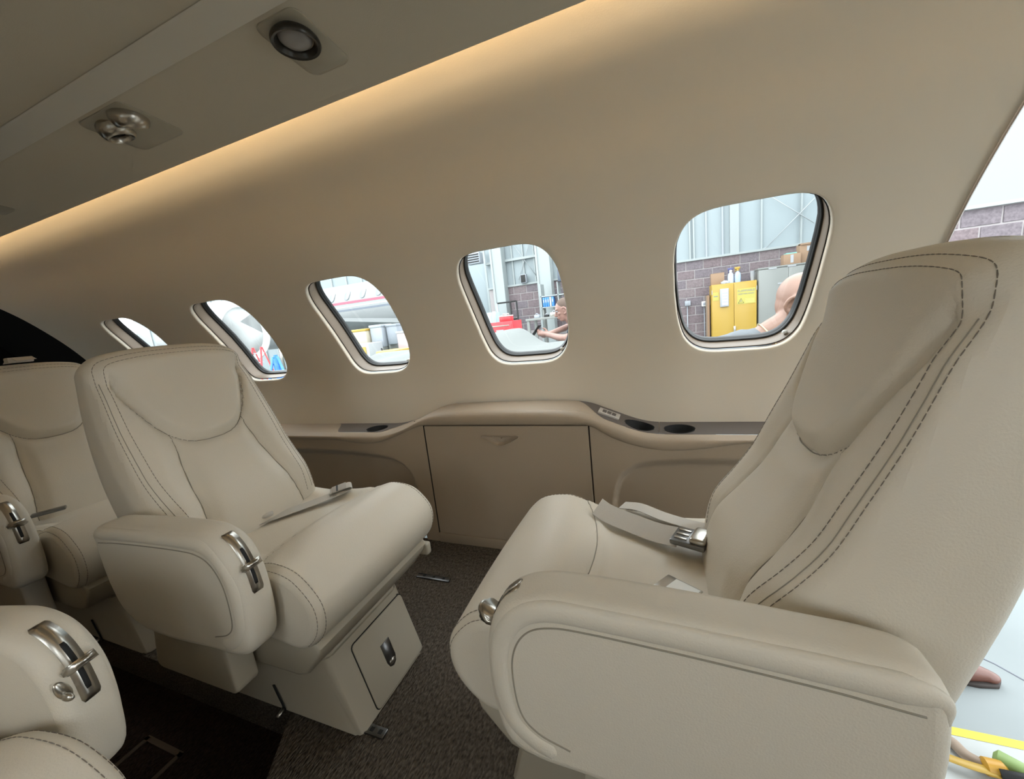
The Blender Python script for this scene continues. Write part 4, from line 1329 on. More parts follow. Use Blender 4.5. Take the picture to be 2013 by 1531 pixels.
# middle distance seen through the fourth window
c = thing('tool_chest', 'red steel tool chest with drawers in front of the block wall', 'tool chest', (-2.48, 6.2, GZ))
box('body', (-.20, -.22, .10), (.22, .25, 1.68), RED, c, bev=.01)
for i in range(6):
    d = box('drawer', (-.185, -.236, .16 + i * .25), (.205, -.218, .385 + i * .25), RED, c, bev=.006)
    box('drawer_pull', (-.15, -.246, .355 + i * .25), (.17, -.235, .372 + i * .25), CHROME, d)
    if i > 3: box('sticker', (-.07, -.2375, .19 + i * .25), (.06, -.236, .30 + i * .25), PAPER, d)
for sx in (-.14, .16):
    lathe('caster', [(.02, -.02), (.05, -.02), (.05, .02), (.02, .02)], BLACK, c, 14, Matrix.Translation((sx, 0, .05)) @ Matrix.Rotation(PI / 2, 4, 'X'))
b = thing('tool_box', 'small red carry box on top of the tool chest', 'tool box', (-2.42, 6.15, GZ + 1.68))
box('body', (-.10, -.08, 0), (.10, .08, .075), RED, b, bev=.01); box('lid', (-.103, -.083, .075), (.103, .083, .095), mat('white_red_lid', (.62, .40, .38), .4), b, bev=.008); tube('handle', [(-.05, 0, .095), (-.05, 0, .12), (.05, 0, .12), (.05, 0, .095)], .008, CHROME, b, 6)
b = thing('spray_can', 'teal aerosol can on the red tool chest', 'spray can', (-2.61, 6.1, GZ + 1.68))
lathe('can', [(.001, 0), (.034, 0), (.034, .13), (.026, .145)], mat('teal_can', (.25, .50, .58), .4), b, 16); lathe('cap', [(.024, .144), (.024, .18), (.001, .182)], WHITEP, b, 14)
b = thing('grey_cabinet', 'grey-blue utility cabinet at the end of the red tool chest', 'cabinet', (-2.96, 6.6, GZ))
box('body', (-.2, -.2, 0), (.16, .2, 1.86), mat('grey_blue', (.30, .38, .42), .4), b, bev=.006); box('door', (-.19, -.215, .05), (.15, -.198, 1.82), mat('grey_blue_door', (.32, .40, .44), .4), b, bev=.004); box('handle', (.10, -.23, 1.0), (.12, -.214, 1.15), CHROME, b)
c = thing('steel_rack', 'black tubular rack frame standing before the block wall', 'rack', (-3.55, 9.4, GZ))
for x in (-.36, .0, .17): tube('upright', [(x, 0, 0), (x, 0, 2.14)], .022, GREYB if x < -.3 else BLACK, c, 8)
for z in (2.14, 1.7): tube('crossbar', [(-.36, 0, z), (.17, 0, z)], .020, BLACK, c, 8)
b = thing('wall_speaker', 'small dark loudspeaker fixed to the siding above the blocks', 'loudspeaker', (-3.30, WY - .08, 1.90))
box('speaker_box', (-.07, -.08, -.06), (.09, .04, .16), GREYB, b, bev=.01); box('speaker_grille', (-.055, -.086, -.045), (.075, -.079, .145), BLACK, b, bev=.004)
b = thing('wall_heater', 'dark unit heater hanging high beside the white opening', 'heater', (-4.58, 9.8, 2.62))
box('housing', (-.2, -.12, -.12), (.2, .12, .16), GREYB, b, bev=.01)
for i in range(4): box('louvre', (-.18, -.13, -.09 + i * .06), (.18, -.115, -.06 + i * .06), BLACK, b)
c = thing('work_bench', 'grey steel work bench with clutter below the parts shelf', 'bench', (-2.1, 8.7, GZ))
box('bench_top', (-.75, -.3, 1.62), (.85, .35, 1.67), GREYSTEEL, c, bev=.005)
for x in (-.70, .80):
    for y in (-.25, .3): box('leg', (x - .03, y - .03, 0), (x + .03, y + .03, 1.62), GREYSTEEL, c)
for i, (x, w, h_) in enumerate(((-.52, .12, .10), (-.30, .10, .07), (-.12, .16, .13), (.12, .12, .08), (.34, .16, .12), (.58, .12, .10))):
    b = thing('small_tool', ['grey drill on the bench below the shelf', 'black pliers case on the bench', 'silver machine vise on the bench', 'pale tray of bolts on the bench', 'dark grinder on the bench', 'grey battery charger on the bench'][i], 'tool', (-2.1 + x, 8.58, GZ + 1.67), group='tools on the far bench')
    mm = [GREYB, BLACK, CHROME, PAPER, STEEL, GREYSTEEL][i]
    box('tool_body', (-w / 2, -.06, 0), (w / 2, .06, h_ * .7), mm, b, bev=.012); tube('tool_handle', [(-w / 3, 0, h_ * .6), (0, -.02, h_), (w / 3, 0, h_ * .65)], .012, GREYB, b, 6)
c = thing('parts_shelf', 'pale steel shelf with blue binders above the far bench', 'shelf', (-2.35, 9.3, GZ))
for z in (1.88, 2.14): box('shelf_board', (-.32, -.15, z), (.55, .16, z + .025), SIDINGW, c)
for x in (-.32, .10, .53): box('shelf_side', (x, -.15, 1.86), (x + .02, .16, 2.45), SIDINGW, c)
for x in (-.30, .52): box('leg', (x - .01, -.1, 0), (x + .02, .1, 1.86), GREYSTEEL, c)
for i in range(5):
    b = thing('ring_binder', ['blue ring binder against the side panel of the pale shelf', 'blue ring binder second from the side panel of the pale shelf', 'blue ring binder touching the white binder on its panel side', 'white ring binder among the blue ones on the shelf', 'blue ring binder at the open end of the row past the white one'][i], 'binder', (-2.62 + i * .055, 9.24, GZ + 1.905), group='binders on the parts shelf')
    box('cover', (0, -.10, 0), (.045, .10, .22), BLUE if i != 3 else PAPER, b, bev=.003); box('spine_label', (.01, -.1015, .10), (.035, -.0995, .17), PAPER, b)
b = thing('case', 'dark equipment case on top of the parts shelf', 'case', (-2.02, 9.3, GZ + 2.45)); box('case_body', (-.2, -.14, 0), (.2, .14, .28), mat('case_navy', (.06, .075, .10), .4), b, bev=.015); box('case_latch', (-.05, -.15, .14), (.05, -.138, .18), CHROME, b)

# white sheet over a bench outside the fourth window
SHEET = mat('white_dust_sheet', (0.146, 0.156, 0.150), .8, bump=.3, bscale=30)
def sheet_z(x, y):
    z = .615 + .02 * ss(2.4, 3.4, y) + .205 * ss(3.25, 3.95, y) * (1 - .55 * (1 - ss(-2.3, -1.6, x))) * (1 - .80 * ss(-1.42, -1.10, x)) + .012 * math.sin(9 * x + 4 * y) * math.cos(5 * y - 3 * x) + .010 * math.sin(3.1 * x * y)
    e = min(x + 3.3, -.72 - x, y - 2.2, 4.08 - y)
    return z - .42 * (1 - ss(-.02, .13, e))
V, F = grid_geo(lin(-3.34, -.68, 110), lin(2.16, 4.12, 110), lambda x, y: Vector((x, y, sheet_z(x, y))))
sh = mk('dust_sheet', V, F, SHEET); tag(sh, 'crumpled white dust sheet spread under the man with a phone', 'sheet')
c = thing('trestle_bench', 'long trestle bench hidden below the white dust sheet', 'bench', (-2.0, 3.5, GZ))
box('bench_top', (-1.15, -1.15, 1.24), (1.13, .40, 1.29), GREYSTEEL, c)
for x in (-1.05, 1.03):
    for y in (-1.05, .35): box('leg', (x - .04, y - .04, 0), (x + .04, y + .04, 1.24), GREYSTEEL, c)

# ---- the other jet and the ground equipment seen through windows two and three
JET = mat('jet_white', (0.203, 0.214, 0.214), .3)
JETD = mat('jet_dark_stripe', (.10, .12, .15), .35)
JETR = mat('jet_red_stripe', (.38, .045, .08), .35)
j = thing('parked_jet', 'white jet with red and dark stripes parked across the hangar', 'airplane', (-17, 14.8, 2.05))
def jr(x):   # radius along the body (local x from -9 to 9)
    return 1.22 * min(1, max(.05, (1 - max(0, (abs(x) - 6.5) / 2.6) ** 2)) ** .5)
V = []; xs_ = lin(-9, 9, 50); NJ = 40
for x in xs_:
    for k in range(NJ):
        t = 2 * PI * k / NJ; V.append(Vector((x, jr(x) * math.cos(t), 1.06 * jr(x) * math.sin(t))))
F = [(i * NJ + k, i * NJ + (k + 1) % NJ, (i + 1) * NJ + (k + 1) % NJ, (i + 1) * NJ + k) for i in range(49) for k in range(NJ)] + [tuple(range(NJ)), tuple(range(49 * NJ, 50 * NJ))]
mk('fuselage', V, F, JET, j)
def band(nm, z0, z1, m):
    V = []; n = 40
    for x in lin(-8.5, 8.5, n):
        r_ = jr(x) * 1.004
        for z in (z0, z1):
            V.append(Vector((x, -r_ * math.sqrt(max(0, 1 - (z / (1.06 * r_)) ** 2)), z)))
    mk(nm, V, [(2 * i, 2 * i + 1, 2 * i + 3, 2 * i + 2) for i in range(n - 1)], m, j)
band('red_stripe', .33, .43, JETR); band('dark_stripe', .02, .10, JETD); band('grey_stripe', .17, .23, mat('jet_grey_stripe', (.32, .34, .36), .35))
for i in range(9):
    x = -.9 + i * .86; r_ = jr(x)
    zc_ = .70
    def onf(dx, dz): 
        z = zc_ + dz; return Vector((x + dx, -r_ * 1.02 * math.sqrt(max(0, 1 - (z / (1.06 * r_)) ** 2)), z))
    ring = [onf(.14 * math.copysign(abs(math.cos(t)) ** .7, math.cos(t)), .20 * math.copysign(abs(math.sin(t)) ** .7, math.sin(t))) for t in [2 * PI * q / 20 for q in range(20)]]
    mk('cabin_window', ring, [tuple(range(20))], mat('jet_window', (.16, .18, .20), .2) if i == 0 else bpy.data.materials['jet_window'], j, smooth=False)
# low wing reaching towards us
wv = [(4.0, -.6, -.62), (7.4, -.6, -.62), (6.4, -5.0, -.36), (5.4, -5.0, -.36)]
V = [Vector(p) for p in wv] + [Vector((p[0], p[1], p[2] - (.20 if i < 2 else .09))) for i, p in enumerate(wv)]
mk('wing', V, [(0, 1, 2, 3), (7, 6, 5, 4), (0, 4, 5, 1), (1, 5, 6, 2), (2, 6, 7, 3), (3, 7, 4, 0)], JET, j, smooth=False)
prism('tail_fin', [(-8.6, .6), (-6.4, .9), (-7.9, 4.0), (-9.2, 4.0)], lambda a, b, d: (a, d, b), -.08, .08, JET, j)
for x, y in ((0, -1.4), (0, 1.4), (7.2, 0)):
    tube('gear_strut', [(x, y, -.7), (x, y, -2.6)], .07, CHROME, j, 8); lathe('wheel', [(.02, -.09), (.22, -.1), (.24, 0), (.22, .1), (.02, .09)], BLACK, j, 20, Matrix.Translation((x, y, -2.57)) @ Matrix.Rotation(PI / 2, 4, 'X'))
box('belly_vent', (4.9, -1.10, -.60), (5.9, -1.06, -.46), JETD, j)
n = thing('engine_nacelle', 'white engine nacelle with a polished round lip on a stand', 'engine', (-13.6, 9.3, 1.5), .15)
n.scale = (1.5, 1.5, 1.5)
T = Matrix.Rotation(PI / 2, 4, 'Y')
lathe('nacelle_body', [(.64, -1.6), (.74, -.9), (.76, -.2), (.72, .10)], JET, n, 40, T)
lathe('inlet_lip', [(.72, .10), (.69, .18), (.64, .21), (.58, .18), (.55, .06), (.53, -.2)], mat('lip_polish', (.66, .68, .67), .25), n, 40, T)
lathe('fan_disc', [(.001, -.05), (.08, -.12), (.53, -.20)], GREYB, n, 40, T)
for y in (-.4, .4): tube('stand_leg', [(-.8, y, -.6), (-.9, y * 1.5, (GZ - 1.55) / 1.5)], .05, GREYSTEEL, n, 8)
def crate(x, y, z0, w, h_, m, label, rim=None, rz=0, d_=.4):
    b = thing('storage_bin', label, 'bin', (x, y, GZ), rz)
    box('bin_body', (-w / 2, -d_ / 2, z0 - GZ), (w / 2, d_ / 2, z0 - GZ + h_ * .9), m, b, bev=.02)
    box('bin_lid', (-w / 2 - .015, -d_ / 2 - .015, z0 - GZ + h_ * .88), (w / 2 + .015, d_ / 2 + .015, z0 - GZ + h_), rim or m, b, bev=.015)
    for sx in (-1, 1): 
        box('bin_leg', (sx * w * .42 - .02, -d_ / 2, 0), (sx * w * .42 + .02, d_ / 2, max(.02, z0 - GZ)), GREYSTEEL, b)
    return b
K = 1.6
def at3(x, z): return x * K, .95 + (z - .95) * K
crate(-7.06, 8.0, .62, .42, .50, mat('tan_canvas', (.40, .36, .28), .7), 'tan canvas bin with a yellow panel on a stand beside the jet', YELLOW)
crate(-6.62, 8.1, .62, .36, .56, GREYB, 'grey lidded bin on a stand beside the jet')
crate(-6.22, 8.2, .66, .32, .50, mat('bin_dark', (.22, .24, .27), .5), 'dark grey bin on a stand beside the jet')
crate(-5.85, 8.1, .52, .34, .44, mat('pale_pink', (.50, .36, .36), .5), 'pale red striped bin at the end of the row', PAPER)
b = thing('parts_cart', 'lime green cart with a flat top before the parked jet', 'cart', (-7.1, 7.35, GZ)); box('cart_top', (-.3, -.3, 1.24), (.25, .3, 1.45), LIME, b, bev=.02)
for x in (-.25, .2):
    for y in (-.25, .25): tube('cart_leg', [(x, y, 0), (x, y, 1.25)], .025, GREYB, b, 6)
b = thing('ground_power_unit', 'white and yellow ground power cart before the parked jet', 'cart', (-6.55, 7.45, GZ)); box('body', (-.22, -.25, .12), (.24, .25, 1.52), PAPER, b, bev=.02); box('front_panel', (-.15, -.262, .85), (.16, -.248, 1.44), YELLOW, b, bev=.01); box('control_box', (-.08, -.275, 1.1), (.08, -.26, 1.25), GREYB, b)
for x in (-.16, .18): lathe('wheel', [(.02, -.04), (.12, -.04), (.12, .04), (.02, .04)], BLACK, b, 16, Matrix.Translation((x, -.2, .12)) @ Matrix.Rotation(PI / 2, 4, 'X'))
b = thing('aircraft_tug', 'green aircraft tug with a yellow hood before the parked jet', 'tug', (-5.55, 7.0, GZ), -.15)
prism('tug_body', [(-.75, .25), (.7, .25), (.75, .95), (.25, 1.12), (-.55, 1.00), (-.75, .8)], lambda a, c_, d: (a, d, c_), -.35, .35, GREEN, b, bev=.03)
box('hood', (-.15, -.30, 1.08), (.42, .28, 1.34), YELLOW, b, bev=.03); box('seat_pad', (-.5, -.2, 1.0), (-.25, .2, 1.18), BLACK, b, bev=.03); tube('steering_column', [(-.15, 0, 1.1), (-.28, 0, 1.38)], .02, BLACK, b, 6)
for x in (-.5, .48):
    for y in (-.36, .36): lathe('wheel', [(.02, -.07), (.24, -.08), (.26, 0), (.24, .08), (.02, .07)], BLACK, b, 18, Matrix.Translation((x, y, .26)) @ Matrix.Rotation(PI / 2, 4, 'X'))
K2 = 1.5
jk = thing('tripod_jack', 'blue tripod aircraft jack standing on the hangar floor', 'jack', (-9.75, 7.5, GZ))
for t in (0, 2 * PI / 3, 4 * PI / 3): tube('leg', [(.5 * math.cos(t), .5 * math.sin(t), .02), (.06 * math.cos(t), .06 * math.sin(t), 1.40)], .035, BLUE, jk, 8)
for t in (0, 2 * PI / 3, 4 * PI / 3): tube('strut', [(.38 * math.cos(t), .38 * math.sin(t), .4), (.38 * math.cos(t + 2.094), .38 * math.sin(t + 2.094), .4)], .02, BLUE, jk, 6)
lathe('ram', [(.09, .3), (.09, 1.35), (.05, 1.36), (.05, 1.45)], BLUE, jk, 14)
ld = thing('step_ladder', 'red framed step ladder beside the blue tripod jack', 'ladder', (-10.75, 7.4, GZ))
for x in (-.22, .22): 
    tube('rail', [(x, 0, 0), (x * .8, .35, 1.70)], .025, RED, ld, 6); tube('rear_rail', [(x, .8, 0), (x * .8, .38, 1.70)], .02, RED, ld, 6)
for i in range(6): box('step', (-.2, .05 + i * .055, .22 + i * .26), (.2, .13 + i * .055, .245 + i * .26), PAPER, ld)
gb = thing('hose_reel', 'grey wall box with two hanging hoses', 'hose box', (-10.0, 8.05, 1.28)); box('box', (-.14, -.1, -.1), (.14, .1, .12), GREYB, gb, bev=.02)
for x in (-.05, .06): tube('hose', catmull([Vector(p) for p in [(x, -.05, -.1), (x + .08, -.08, -.5), (x + .1, -.05, -1.1), (x + .3, -.1, GZ - 1.25)]], 6), .022, GREYB, gb, 8)
tube('stand_pole', [(0, .05, -.1), (0, .05, GZ - 1.28)], .03, GREYSTEEL, gb, 8)
dr = thing('steel_drum', 'grey steel drum lying behind the blue tripod jack', 'drum', (-9.95, 8.75, GZ)); lathe('drum', [(.001, 0), (.28, 0), (.29, .02), (.28, .3), (.29, .32), (.28, .34), (.28, .6), (.29, .62), (.28, .64), (.28, .9), (.001, .9)], GREYB, dr, 24); lathe('drum_cap', [(.04, .9), (.04, .92), (.001, .92)], CHROME, dr, 12)

# ---- at the foot of the doorway
b = mk('floor_marking', [(.7, 1.635, GZ + .002), (2.2, 1.645, GZ + .002), (2.2, 1.68, GZ + .002), (.7, 1.67, GZ + .002)], [(0, 1, 2, 3)], mat('line_yellow', (.50, .41, .03), .5), smooth=False); b.name = 'floor_marking'; b.parent = hf
b = mk('floor_paint', [(.7, 1.30, GZ + .001), (2.2, 1.30, GZ + .001), (2.2, 1.645, GZ + .001), (.7, 1.635, GZ + .001)], [(0, 1, 2, 3)], mat('floor_white', (.33, .345, .335), .5), smooth=False); b.parent = hf
hs = thing('air_hose', 'tan air hose with yellow and green couplings on the painted floor', 'hose', (0, 0, 0))
tube('hose', catmull([Vector(p) for p in [(.80, 1.63, GZ + .02), (.92, 1.595, GZ + .02), (.955, 1.54, GZ + .02), (1.06, 1.50, GZ + .02), (1.3, 1.42, GZ + .02)]], 8), .018, TAN, hs, 10)
tube('yellow_strap', catmull([Vector(p) for p in [(.86, 1.52, GZ + .03), (.93, 1.50, GZ + .035), (1.00, 1.50, GZ + .03)]], 6), .016, YELLOW, hs, 8, flat=(Vector((0, 0, 1)), .4))
lathe('yellow_coupling', [(.012, -.03), (.026, -.025), (.026, .02), (.014, .03)], mat('coupling_amber', (.38, .20, .015), .4), hs, 14, Matrix.Translation((1.0, 1.515, GZ + .03)) @ Matrix.Rotation(PI / 2, 4, 'Y'))
lathe('green_coupling', [(.014, -.05), (.030, -.04), (.030, .03), (.016, .05)], mat('coupling_green', (.16, .24, .07), .5), hs, 14, Matrix.Translation((1.06, 1.53, GZ + .03)) @ Matrix.Rotation(PI / 2, 4, 'Y') @ Matrix.Rotation(.6, 4, 'X'))
tube('black_lever', [(1.0, 1.49, GZ + .04), (1.06, 1.485, GZ + .05), (1.12, 1.47, GZ + .03)], .014, BLACK, hs, 8)

# ------------------------------------------------------------------ people
def skin_mat(name, col):
    return mat(name, col, .45, bump=.15, bscale=90, var=.10, vscale=14)
def blob(bm, c, r, rot=None, sub=3):
    ret = bmesh.ops.create_icosphere(bm, subdivisions=sub, radius=1)
    M_ = Matrix.Translation(c) @ (rot.to_4x4() if rot is not None else Matrix.Identity(4)) @ Matrix.Diagonal((*r, 1))
    bmesh.ops.transform(bm, matrix=M_, verts=ret['verts'])
def limb(bm, path, radii, n=16):
    V, F = tube_geo(catmull([Vector(p) for p in path], 5), [0] * 1, n) if False else (None, None)
    P = catmull([Vector(p) for p in path], 6)
    Rr = [interp(list(zip(range(len(radii)), radii)), i / 6) for i in range(len(P))]
    V, F = tube_geo(P, Rr, n)
    vv = [bm.verts.new(v) for v in V]
    for f in F: bm.faces.new([vv[i] for i in f])
    for p, r_ in ((P[0], Rr[0]), (P[-1], Rr[-1])): blob(bm, p, (r_, r_, r_), sub=2)
def fuse(name, bm, m, parent, vox, smooth_it=4):
    bmesh.ops.recalc_face_normals(bm, faces=bm.faces)
    me = bpy.data.meshes.new(name); bm.to_mesh(me); bm.free()
    o_ = bpy.data.objects.new(name, me); link(o_, parent); me.materials.append(m)
    md = o_.modifiers.new('remesh', 'REMESH'); md.mode = 'VOXEL'; md.voxel_size = vox; md.use_smooth_shade = True
    if smooth_it:
        md = o_.modifiers.new('smooth', 'SMOOTH'); md.factor = .5; md.iterations = smooth_it
    return o_
Rx = lambda a: Matrix.Rotation(a, 3, 'X'); Ry = lambda a: Matrix.Rotation(a, 3, 'Y'); Rz = lambda a: Matrix.Rotation(a, 3, 'Z')

def head(bm, c, yaw, pitch, s=1.0):
    """head facing local +x, c = centre; yaw about z, pitch down about y"""
    Rm = Rz(yaw) @ Ry(pitch)
    def P(x, y, z): return Vector(c) + Rm @ Vector((x * s, y * s, z * s))
    blob(bm, P(-.010, 0, .022), (.102 * s, .077 * s, .098 * s), Rm, 4)
    blob(bm, P(-.006, 0, -.012), (.092 * s, .072 * s, .098 * s), Rm, 4)
    blob(bm, P(.026, 0, -.040), (.068 * s, .058 * s, .082 * s), Rm, 4)
    blob(bm, P(.046, 0, -.092), (.040 * s, .040 * s, .030 * s), Rm)          # chin
    limb(bm, [P(.088, 0, .022), P(.100, 0, -.005), P(.114, 0, -.030), P(.096, 0, -.036)], [.010 * s, .012 * s, .014 * s, .010 * s], 10)   # nose
    for sy in (-1, 1):
        blob(bm, P(.078, sy * .030, .034), (.020 * s, .026 * s, .010 * s), Rm, 2)   # brow
        blob(bm, P(.062, sy * .042, -.020), (.026 * s, .020 * s, .020 * s), Rm, 2)  # cheek
    blob(bm, P(.090, 0, -.060), (.016 * s, .024 * s, .008 * s), Rm, 2); blob(bm, P(.086, 0, -.073), (.015 * s, .021 * s, .008 * s), Rm, 2)
    for sy in (-1, 1):   # ears: rim and lobe
        rim = [P(-.004 + .0 * k, sy * .076, 0) for k in range(1)]
        path = [P(.004 - .026 * math.sin(t), sy * (.078 + .018 * math.sin(t)), -.010 + .036 * math.cos(t)) for t in lin(-.5, 3.3, 9)]
        limb(bm, path, [.0085 * s] * 9, 8)
        blob(bm, P(-.006, sy * .076, -.008), (.020 * s, .007 * s, .028 * s), Rm, 2)
        blob(bm, P(.002, sy * .076, -.044), (.008 * s, .006 * s, .010 * s), Rm, 2)
    return P, Rm
def hand(bm, wrist, d, up, curl=.6, s=1.0):
    """five-fingered hand: d = pointing direction, up = back of hand normal"""
    d = Vector(d).normalized(); up = Vector(up); up = (up - d * up.dot(d)).normalized(); w = d.cross(up)
    W = Vector(wrist)
    limb(bm, [W, W + d * .04 * s, W + d * .085 * s], [.024 * s, .030 * s, .030 * s], 12)
    blob(bm, W + d * .055 * s, (.034 * s, .034 * s, .020 * s), Matrix((d, w, up)).transposed(), 2)
    for i, (o_, L) in enumerate(((-.030, .070), (-.010, .080), (.010, .075), (.030, .058))):
        b0 = W + d * .085 * s + w * o_ * s
        b1 = b0 + (d * math.cos(curl * .5) - up * math.sin(curl * .5)) * L * .45 * s
        b2 = b1 + (d * math.cos(curl * 1.4) - up * math.sin(curl * 1.4)) * L * .32 * s
        b3 = b2 + (d * math.cos(curl * 2.1) - up * math.sin(curl * 2.1)) * L * .25 * s
        limb(bm, [b0, b1, b2, b3], [.0095 * s, .009 * s, .0082 * s, .0072 * s], 8)
    t0 = W + d * .025 * s - w * .030 * s; t1 = t0 + (d * .6 - w * .55 - up * .3).normalized() * .038 * s; t2 = t1 + (d * .9 - w * .1 - up * .35).normalized() * .030 * s
    limb(bm, [t0, t1, t2], [.013 * s, .011 * s, .009 * s], 8)

def eyes(P, parent, s=1.0):
    for sy in (-1, 1):
        bm = bmesh.new(); blob(bm, P(.0765, sy * .031, .012), (.012 * s,) * 3, None, 2); e = mkbm('eye', bm, PAPER, parent)
        bm = bmesh.new(); blob(bm, P(.0865, sy * .031, .012), (.0045 * s,) * 3, None, 2); mkbm('iris', bm, INK, e)

# bald man leaning forward just outside the fifth window, one foot ahead
SK1 = skin_mat('skin_tan', (0.246, 0.144, 0.107)); SHIRT1 = mat('grey_shirt', (.125, .138, .150), .9, bump=.3, bscale=120)
JEANS = mat('dark_jeans', (.05, .06, .09), .9)
p1 = thing('person', 'bald person in a grey shirt with a gold chain leaning forward outside', 'person', (.42, 2.02, GZ))
oz = .95 - GZ   # eye level in local z
def L1(x, y, z): return Vector((x - .42, y - 2.02, z - GZ))
bm = bmesh.new()
P, Rm = head(bm, L1(.566, 2.03, .893), -.60, .50, .98)
limb(bm, [L1(.385, 2.03, .700), L1(.44, 2.03, .755), L1(.510, 2.03, .808), L1(.538, 2.03, .85)], [.070, .062, .056, .055], 18)
limb(bm, [L1(.02, 2.03, .18), L1(.10, 2.03, .38), L1(.22, 2.03, .57), L1(.36, 2.03, .68)], [.125, .12, .12, .075], 20)
for sy in (-1, 1):
    sh_ = L1(.31, 2.03 + sy * .19, .62)
    el = L1(.44, 2.03 + sy * .24, .40); wr = L1(.66, 2.03 + sy * .17, .32)
    limb(bm, [L1(.30, 2.03 + sy * .08, .63), sh_, el, wr], [.06, .054, .045, .030], 14)
    hand(bm, wr, (1, -sy * .2, -.25), (0, 0, 1), .5)
limb(bm, [L1(.04, 1.96, .18), L1(.42, 1.97, .02), L1(.80, 1.94, -.12), L1(.93, 1.93, -.40), L1(1.02, 1.925, -.64)], [.10, .085, .062, .058, .042], 16)
limb(bm, [L1(.0, 2.12, .18), L1(.02, 2.13, -.05), L1(.04, 2.14, -.26), L1(-.04, 2.14, -.48), L1(-.10, 2.14, -.64)], [.10, .085, .062, .058, .042], 16)
body = fuse('body', bm, SK1, p1, .0045, 8)
eyes(P, p1, .98)
bm = bmesh.new()
limb(bm, [L1(.02, 2.03, .16), L1(.10, 2.03, .40), L1(.22, 2.03, .60), L1(.340, 2.03, .69)], [.160, .155, .155, .106], 22)
limb(bm, [L1(.345, 2.03, .67), L1(.392, 2.03, .718)], [.104, .080], 20)
for sy in (-1, 1):
    limb(bm, [L1(.31, 2.03 + sy * .06, .655), L1(.31, 2.03 + sy * .19, .635), L1(.37, 2.03 + sy * .222, .50)], [.105, .082, .068], 16)
fuse('shirt', bm, SHIRT1, p1, .010, 3)
bm = bmesh.new()
limb(bm, [L1(.04, 1.96, .20), L1(.42, 1.97, .02), L1(.80, 1.94, -.12), L1(.93, 1.93, -.40), L1(1.005, 1.925, -.60)], [.115, .098, .078, .072, .064], 18)
limb(bm, [L1(.0, 2.12, .20), L1(.02, 2.13, -.05), L1(.04, 2.14, -.26), L1(-.04, 2.14, -.48), L1(-.09, 2.14, -.60)], [.115, .098, .078, .072, .064], 18)
blob(bm, L1(.01, 2.04, .16), (.15, .16, .12))
fuse('trousers', bm, JEANS, p1, .012, 3)
SHOE = mat('brown_shoe_leather', (.105, .036, .022), .4); SOLE = mat('shoe_sole', (.018, .011, .008), .7)
for hx, hy, yw in ((1.01, 1.925, .02), (-.10, 2.14, -.1)):
    bm = bmesh.new()
    def Q(x, y, z): return L1(hx, hy, GZ) + Rz(yw) @ Vector((x, y, z))
    limb(bm, [Q(-.05, 0, .05), Q(.03, 0, .055), Q(.12, 0, .045), Q(.205, 0, .032)], [.042, .046, .044, .024], 14)
    limb(bm, [Q(0, 0, .06), Q(.0, 0, .11)], [.045, .048], 12)
    blob(bm, Q(.21, 0, .028), (.035, .030, .020), None, 2)
    so = fuse('shoe', bm, SHOE, p1, .006, 2)
    prism('sole', [( -.095 + 0, -.028), (-.05, -.038), (.06, -.036), (.16, -.043), (.225, -.030), (.248, 0), (.225, .030), (.16, .043), (.06, .036), (-.05, .038), (-.095, .028)], lambda a, b_, d: Q(a, b_, d), .0, .016, SOLE, so, bev=.003, seg=1)
GOLD = mat('gold_chain', (.80, .62, .26), .25, metal=1)
cpath = [Vector((L1(.425, 2.03, .765))) + Vector((.030 * math.cos(t) + .01, .088 * math.sin(t), -.050 * math.cos(t) - .005)) for t in [2 * PI * i / 40 for i in range(40)]]
tube("neck_chain", cpath, .0030, GOLD, p1, 6, closed=True)

# man with a phone at the white sheet outside the fourth window
SK2 = skin_mat('skin_rosy', (0.246, 0.139, 0.111)); SHIRT2 = mat('charcoal_shirt', (.045, .055, .06), .9); HAIR = mat('short_brown_hair', (.10, .07, .055), .9, bump=.6, bscale=300)
p2 = thing('person', 'person in a charcoal shirt looking down at a phone over the white sheet', 'person', (-.84, 4.5, GZ))
def L2(x, y, z): return Vector((x + .84, y - 4.5, z - GZ))
bm = bmesh.new()
P2, Rm2 = head(bm, L2(-1.035, 4.45, .995), PI + .25, .30, 1.0)
limb(bm, [L2(-.93, 4.48, .80), L2(-.96, 4.47, .86), L2(-1.01, 4.46, .93)], [.065, .058, .056], 16)
limb(bm, [L2(-.62, 4.55, .20), L2(-.70, 4.53, .42), L2(-.80, 4.51, .62), L2(-.90, 4.49, .76)], [.145, .14, .145, .11], 20)
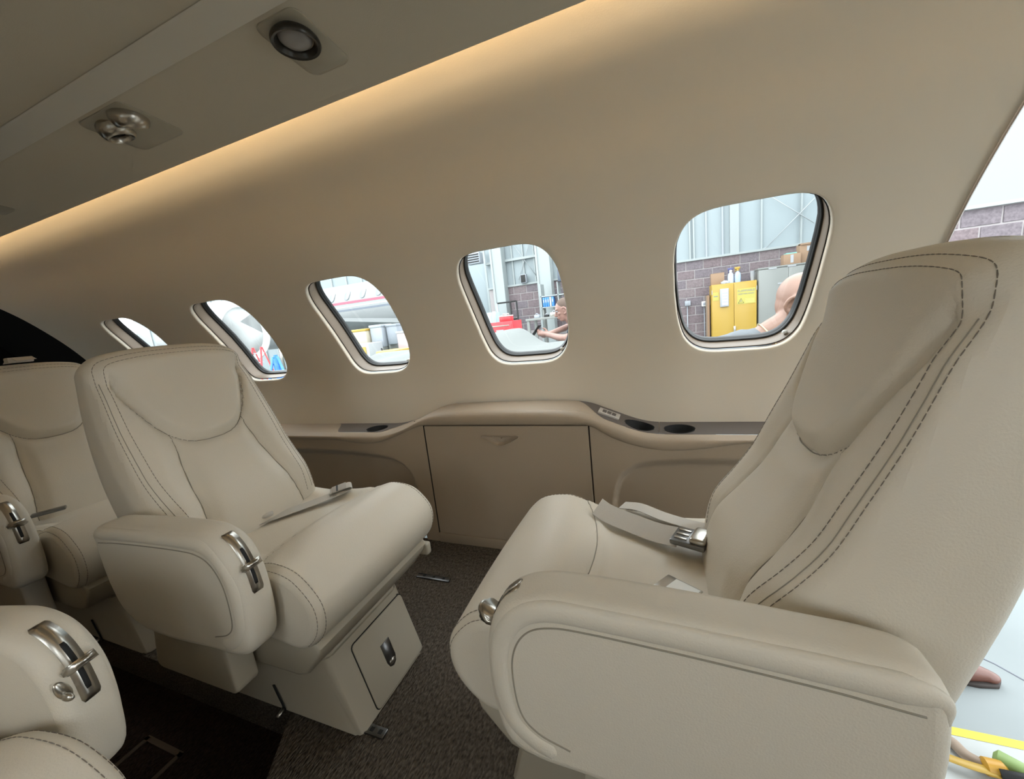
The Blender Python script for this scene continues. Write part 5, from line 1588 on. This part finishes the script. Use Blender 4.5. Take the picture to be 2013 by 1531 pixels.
for sy, elx, ely in ((-1, -.985, 4.22), (1, -.98, 4.66)):
    sh_ = L2(-.865, 4.50 + sy * .19, .745)
    wr = L2(-1.235, 4.40 + sy * .035, .735)
    limb(bm, [L2(-.87, 4.50 + sy * .08, .75), sh_, L2(elx, ely, .685 if sy < 0 else .80), wr], [.08, .060, .044, .029], 14)
    hand(bm, wr, (-1, -sy * .05, .18), (0, sy * .85, -.5), .75)
for sy in (-1, 1):
    limb(bm, [L2(-.60, 4.55 + sy * .10, .18), L2(-.60, 4.55 + sy * .11, -.25), L2(-.58, 4.55 + sy * .11, -.66)], [.095, .062, .042], 14)
fuse('body', bm, SK2, p2, .0050, 3)
eyes(P2, p2)
bm = bmesh.new()
blob(bm, P2(-.022, 0, .045), (.095, .081, .088), Rm2); blob(bm, P2(-.055, 0, -.005), (.058, .070, .060), Rm2)
fuse('hair', bm, HAIR, p2, .007, 2)
bm = bmesh.new()
limb(bm, [L2(-.62, 4.55, .16), L2(-.70, 4.53, .42), L2(-.80, 4.51, .62), L2(-.905, 4.49, .775)], [.160, .155, .160, .115], 22)
for sy in (-1, 1):
    limb(bm, [L2(-.86, 4.50 + sy * .06, .75), L2(-.865, 4.50 + sy * .19, .745), L2(-.925, 4.50 + sy * .215, .735)], [.098, .080, .066], 16)
fuse('shirt', bm, SHIRT2, p2, .010, 3)
bm = bmesh.new()
for sy in (-1, 1): limb(bm, [L2(-.60, 4.55 + sy * .09, .20), L2(-.60, 4.55 + sy * .11, -.25), L2(-.58, 4.55 + sy * .11, -.64)], [.118, .085, .068], 16)
fuse('trousers', bm, JEANS, p2, .012, 3)
for sy in (-1, 1):
    bm = bmesh.new(); limb(bm, [L2(-.53, 4.55 + sy * .11, GZ + .05), L2(-.64, 4.55 + sy * .11, GZ + .05), L2(-.78, 4.55 + sy * .11, GZ + .035)], [.045, .048, .030], 12); fuse('shoe', bm, SOLE, p2, .008, 2)
bm = bmesh.new(); bm_box(bm, (-.038, -.004, -.078), (.038, .004, .078), .003)
bmesh.ops.transform(bm, matrix=Matrix.Translation((-1.372, 4.40, .792)) @ Matrix.Rotation(PI / 2 - .2, 4, 'Z') @ Matrix.Rotation(.75, 4, 'X'), verts=bm.verts)
ph = mkbm('phone', bm, BLACK, None, auto=.7); tag(ph, 'dark phone held by the person at the white sheet', 'phone')
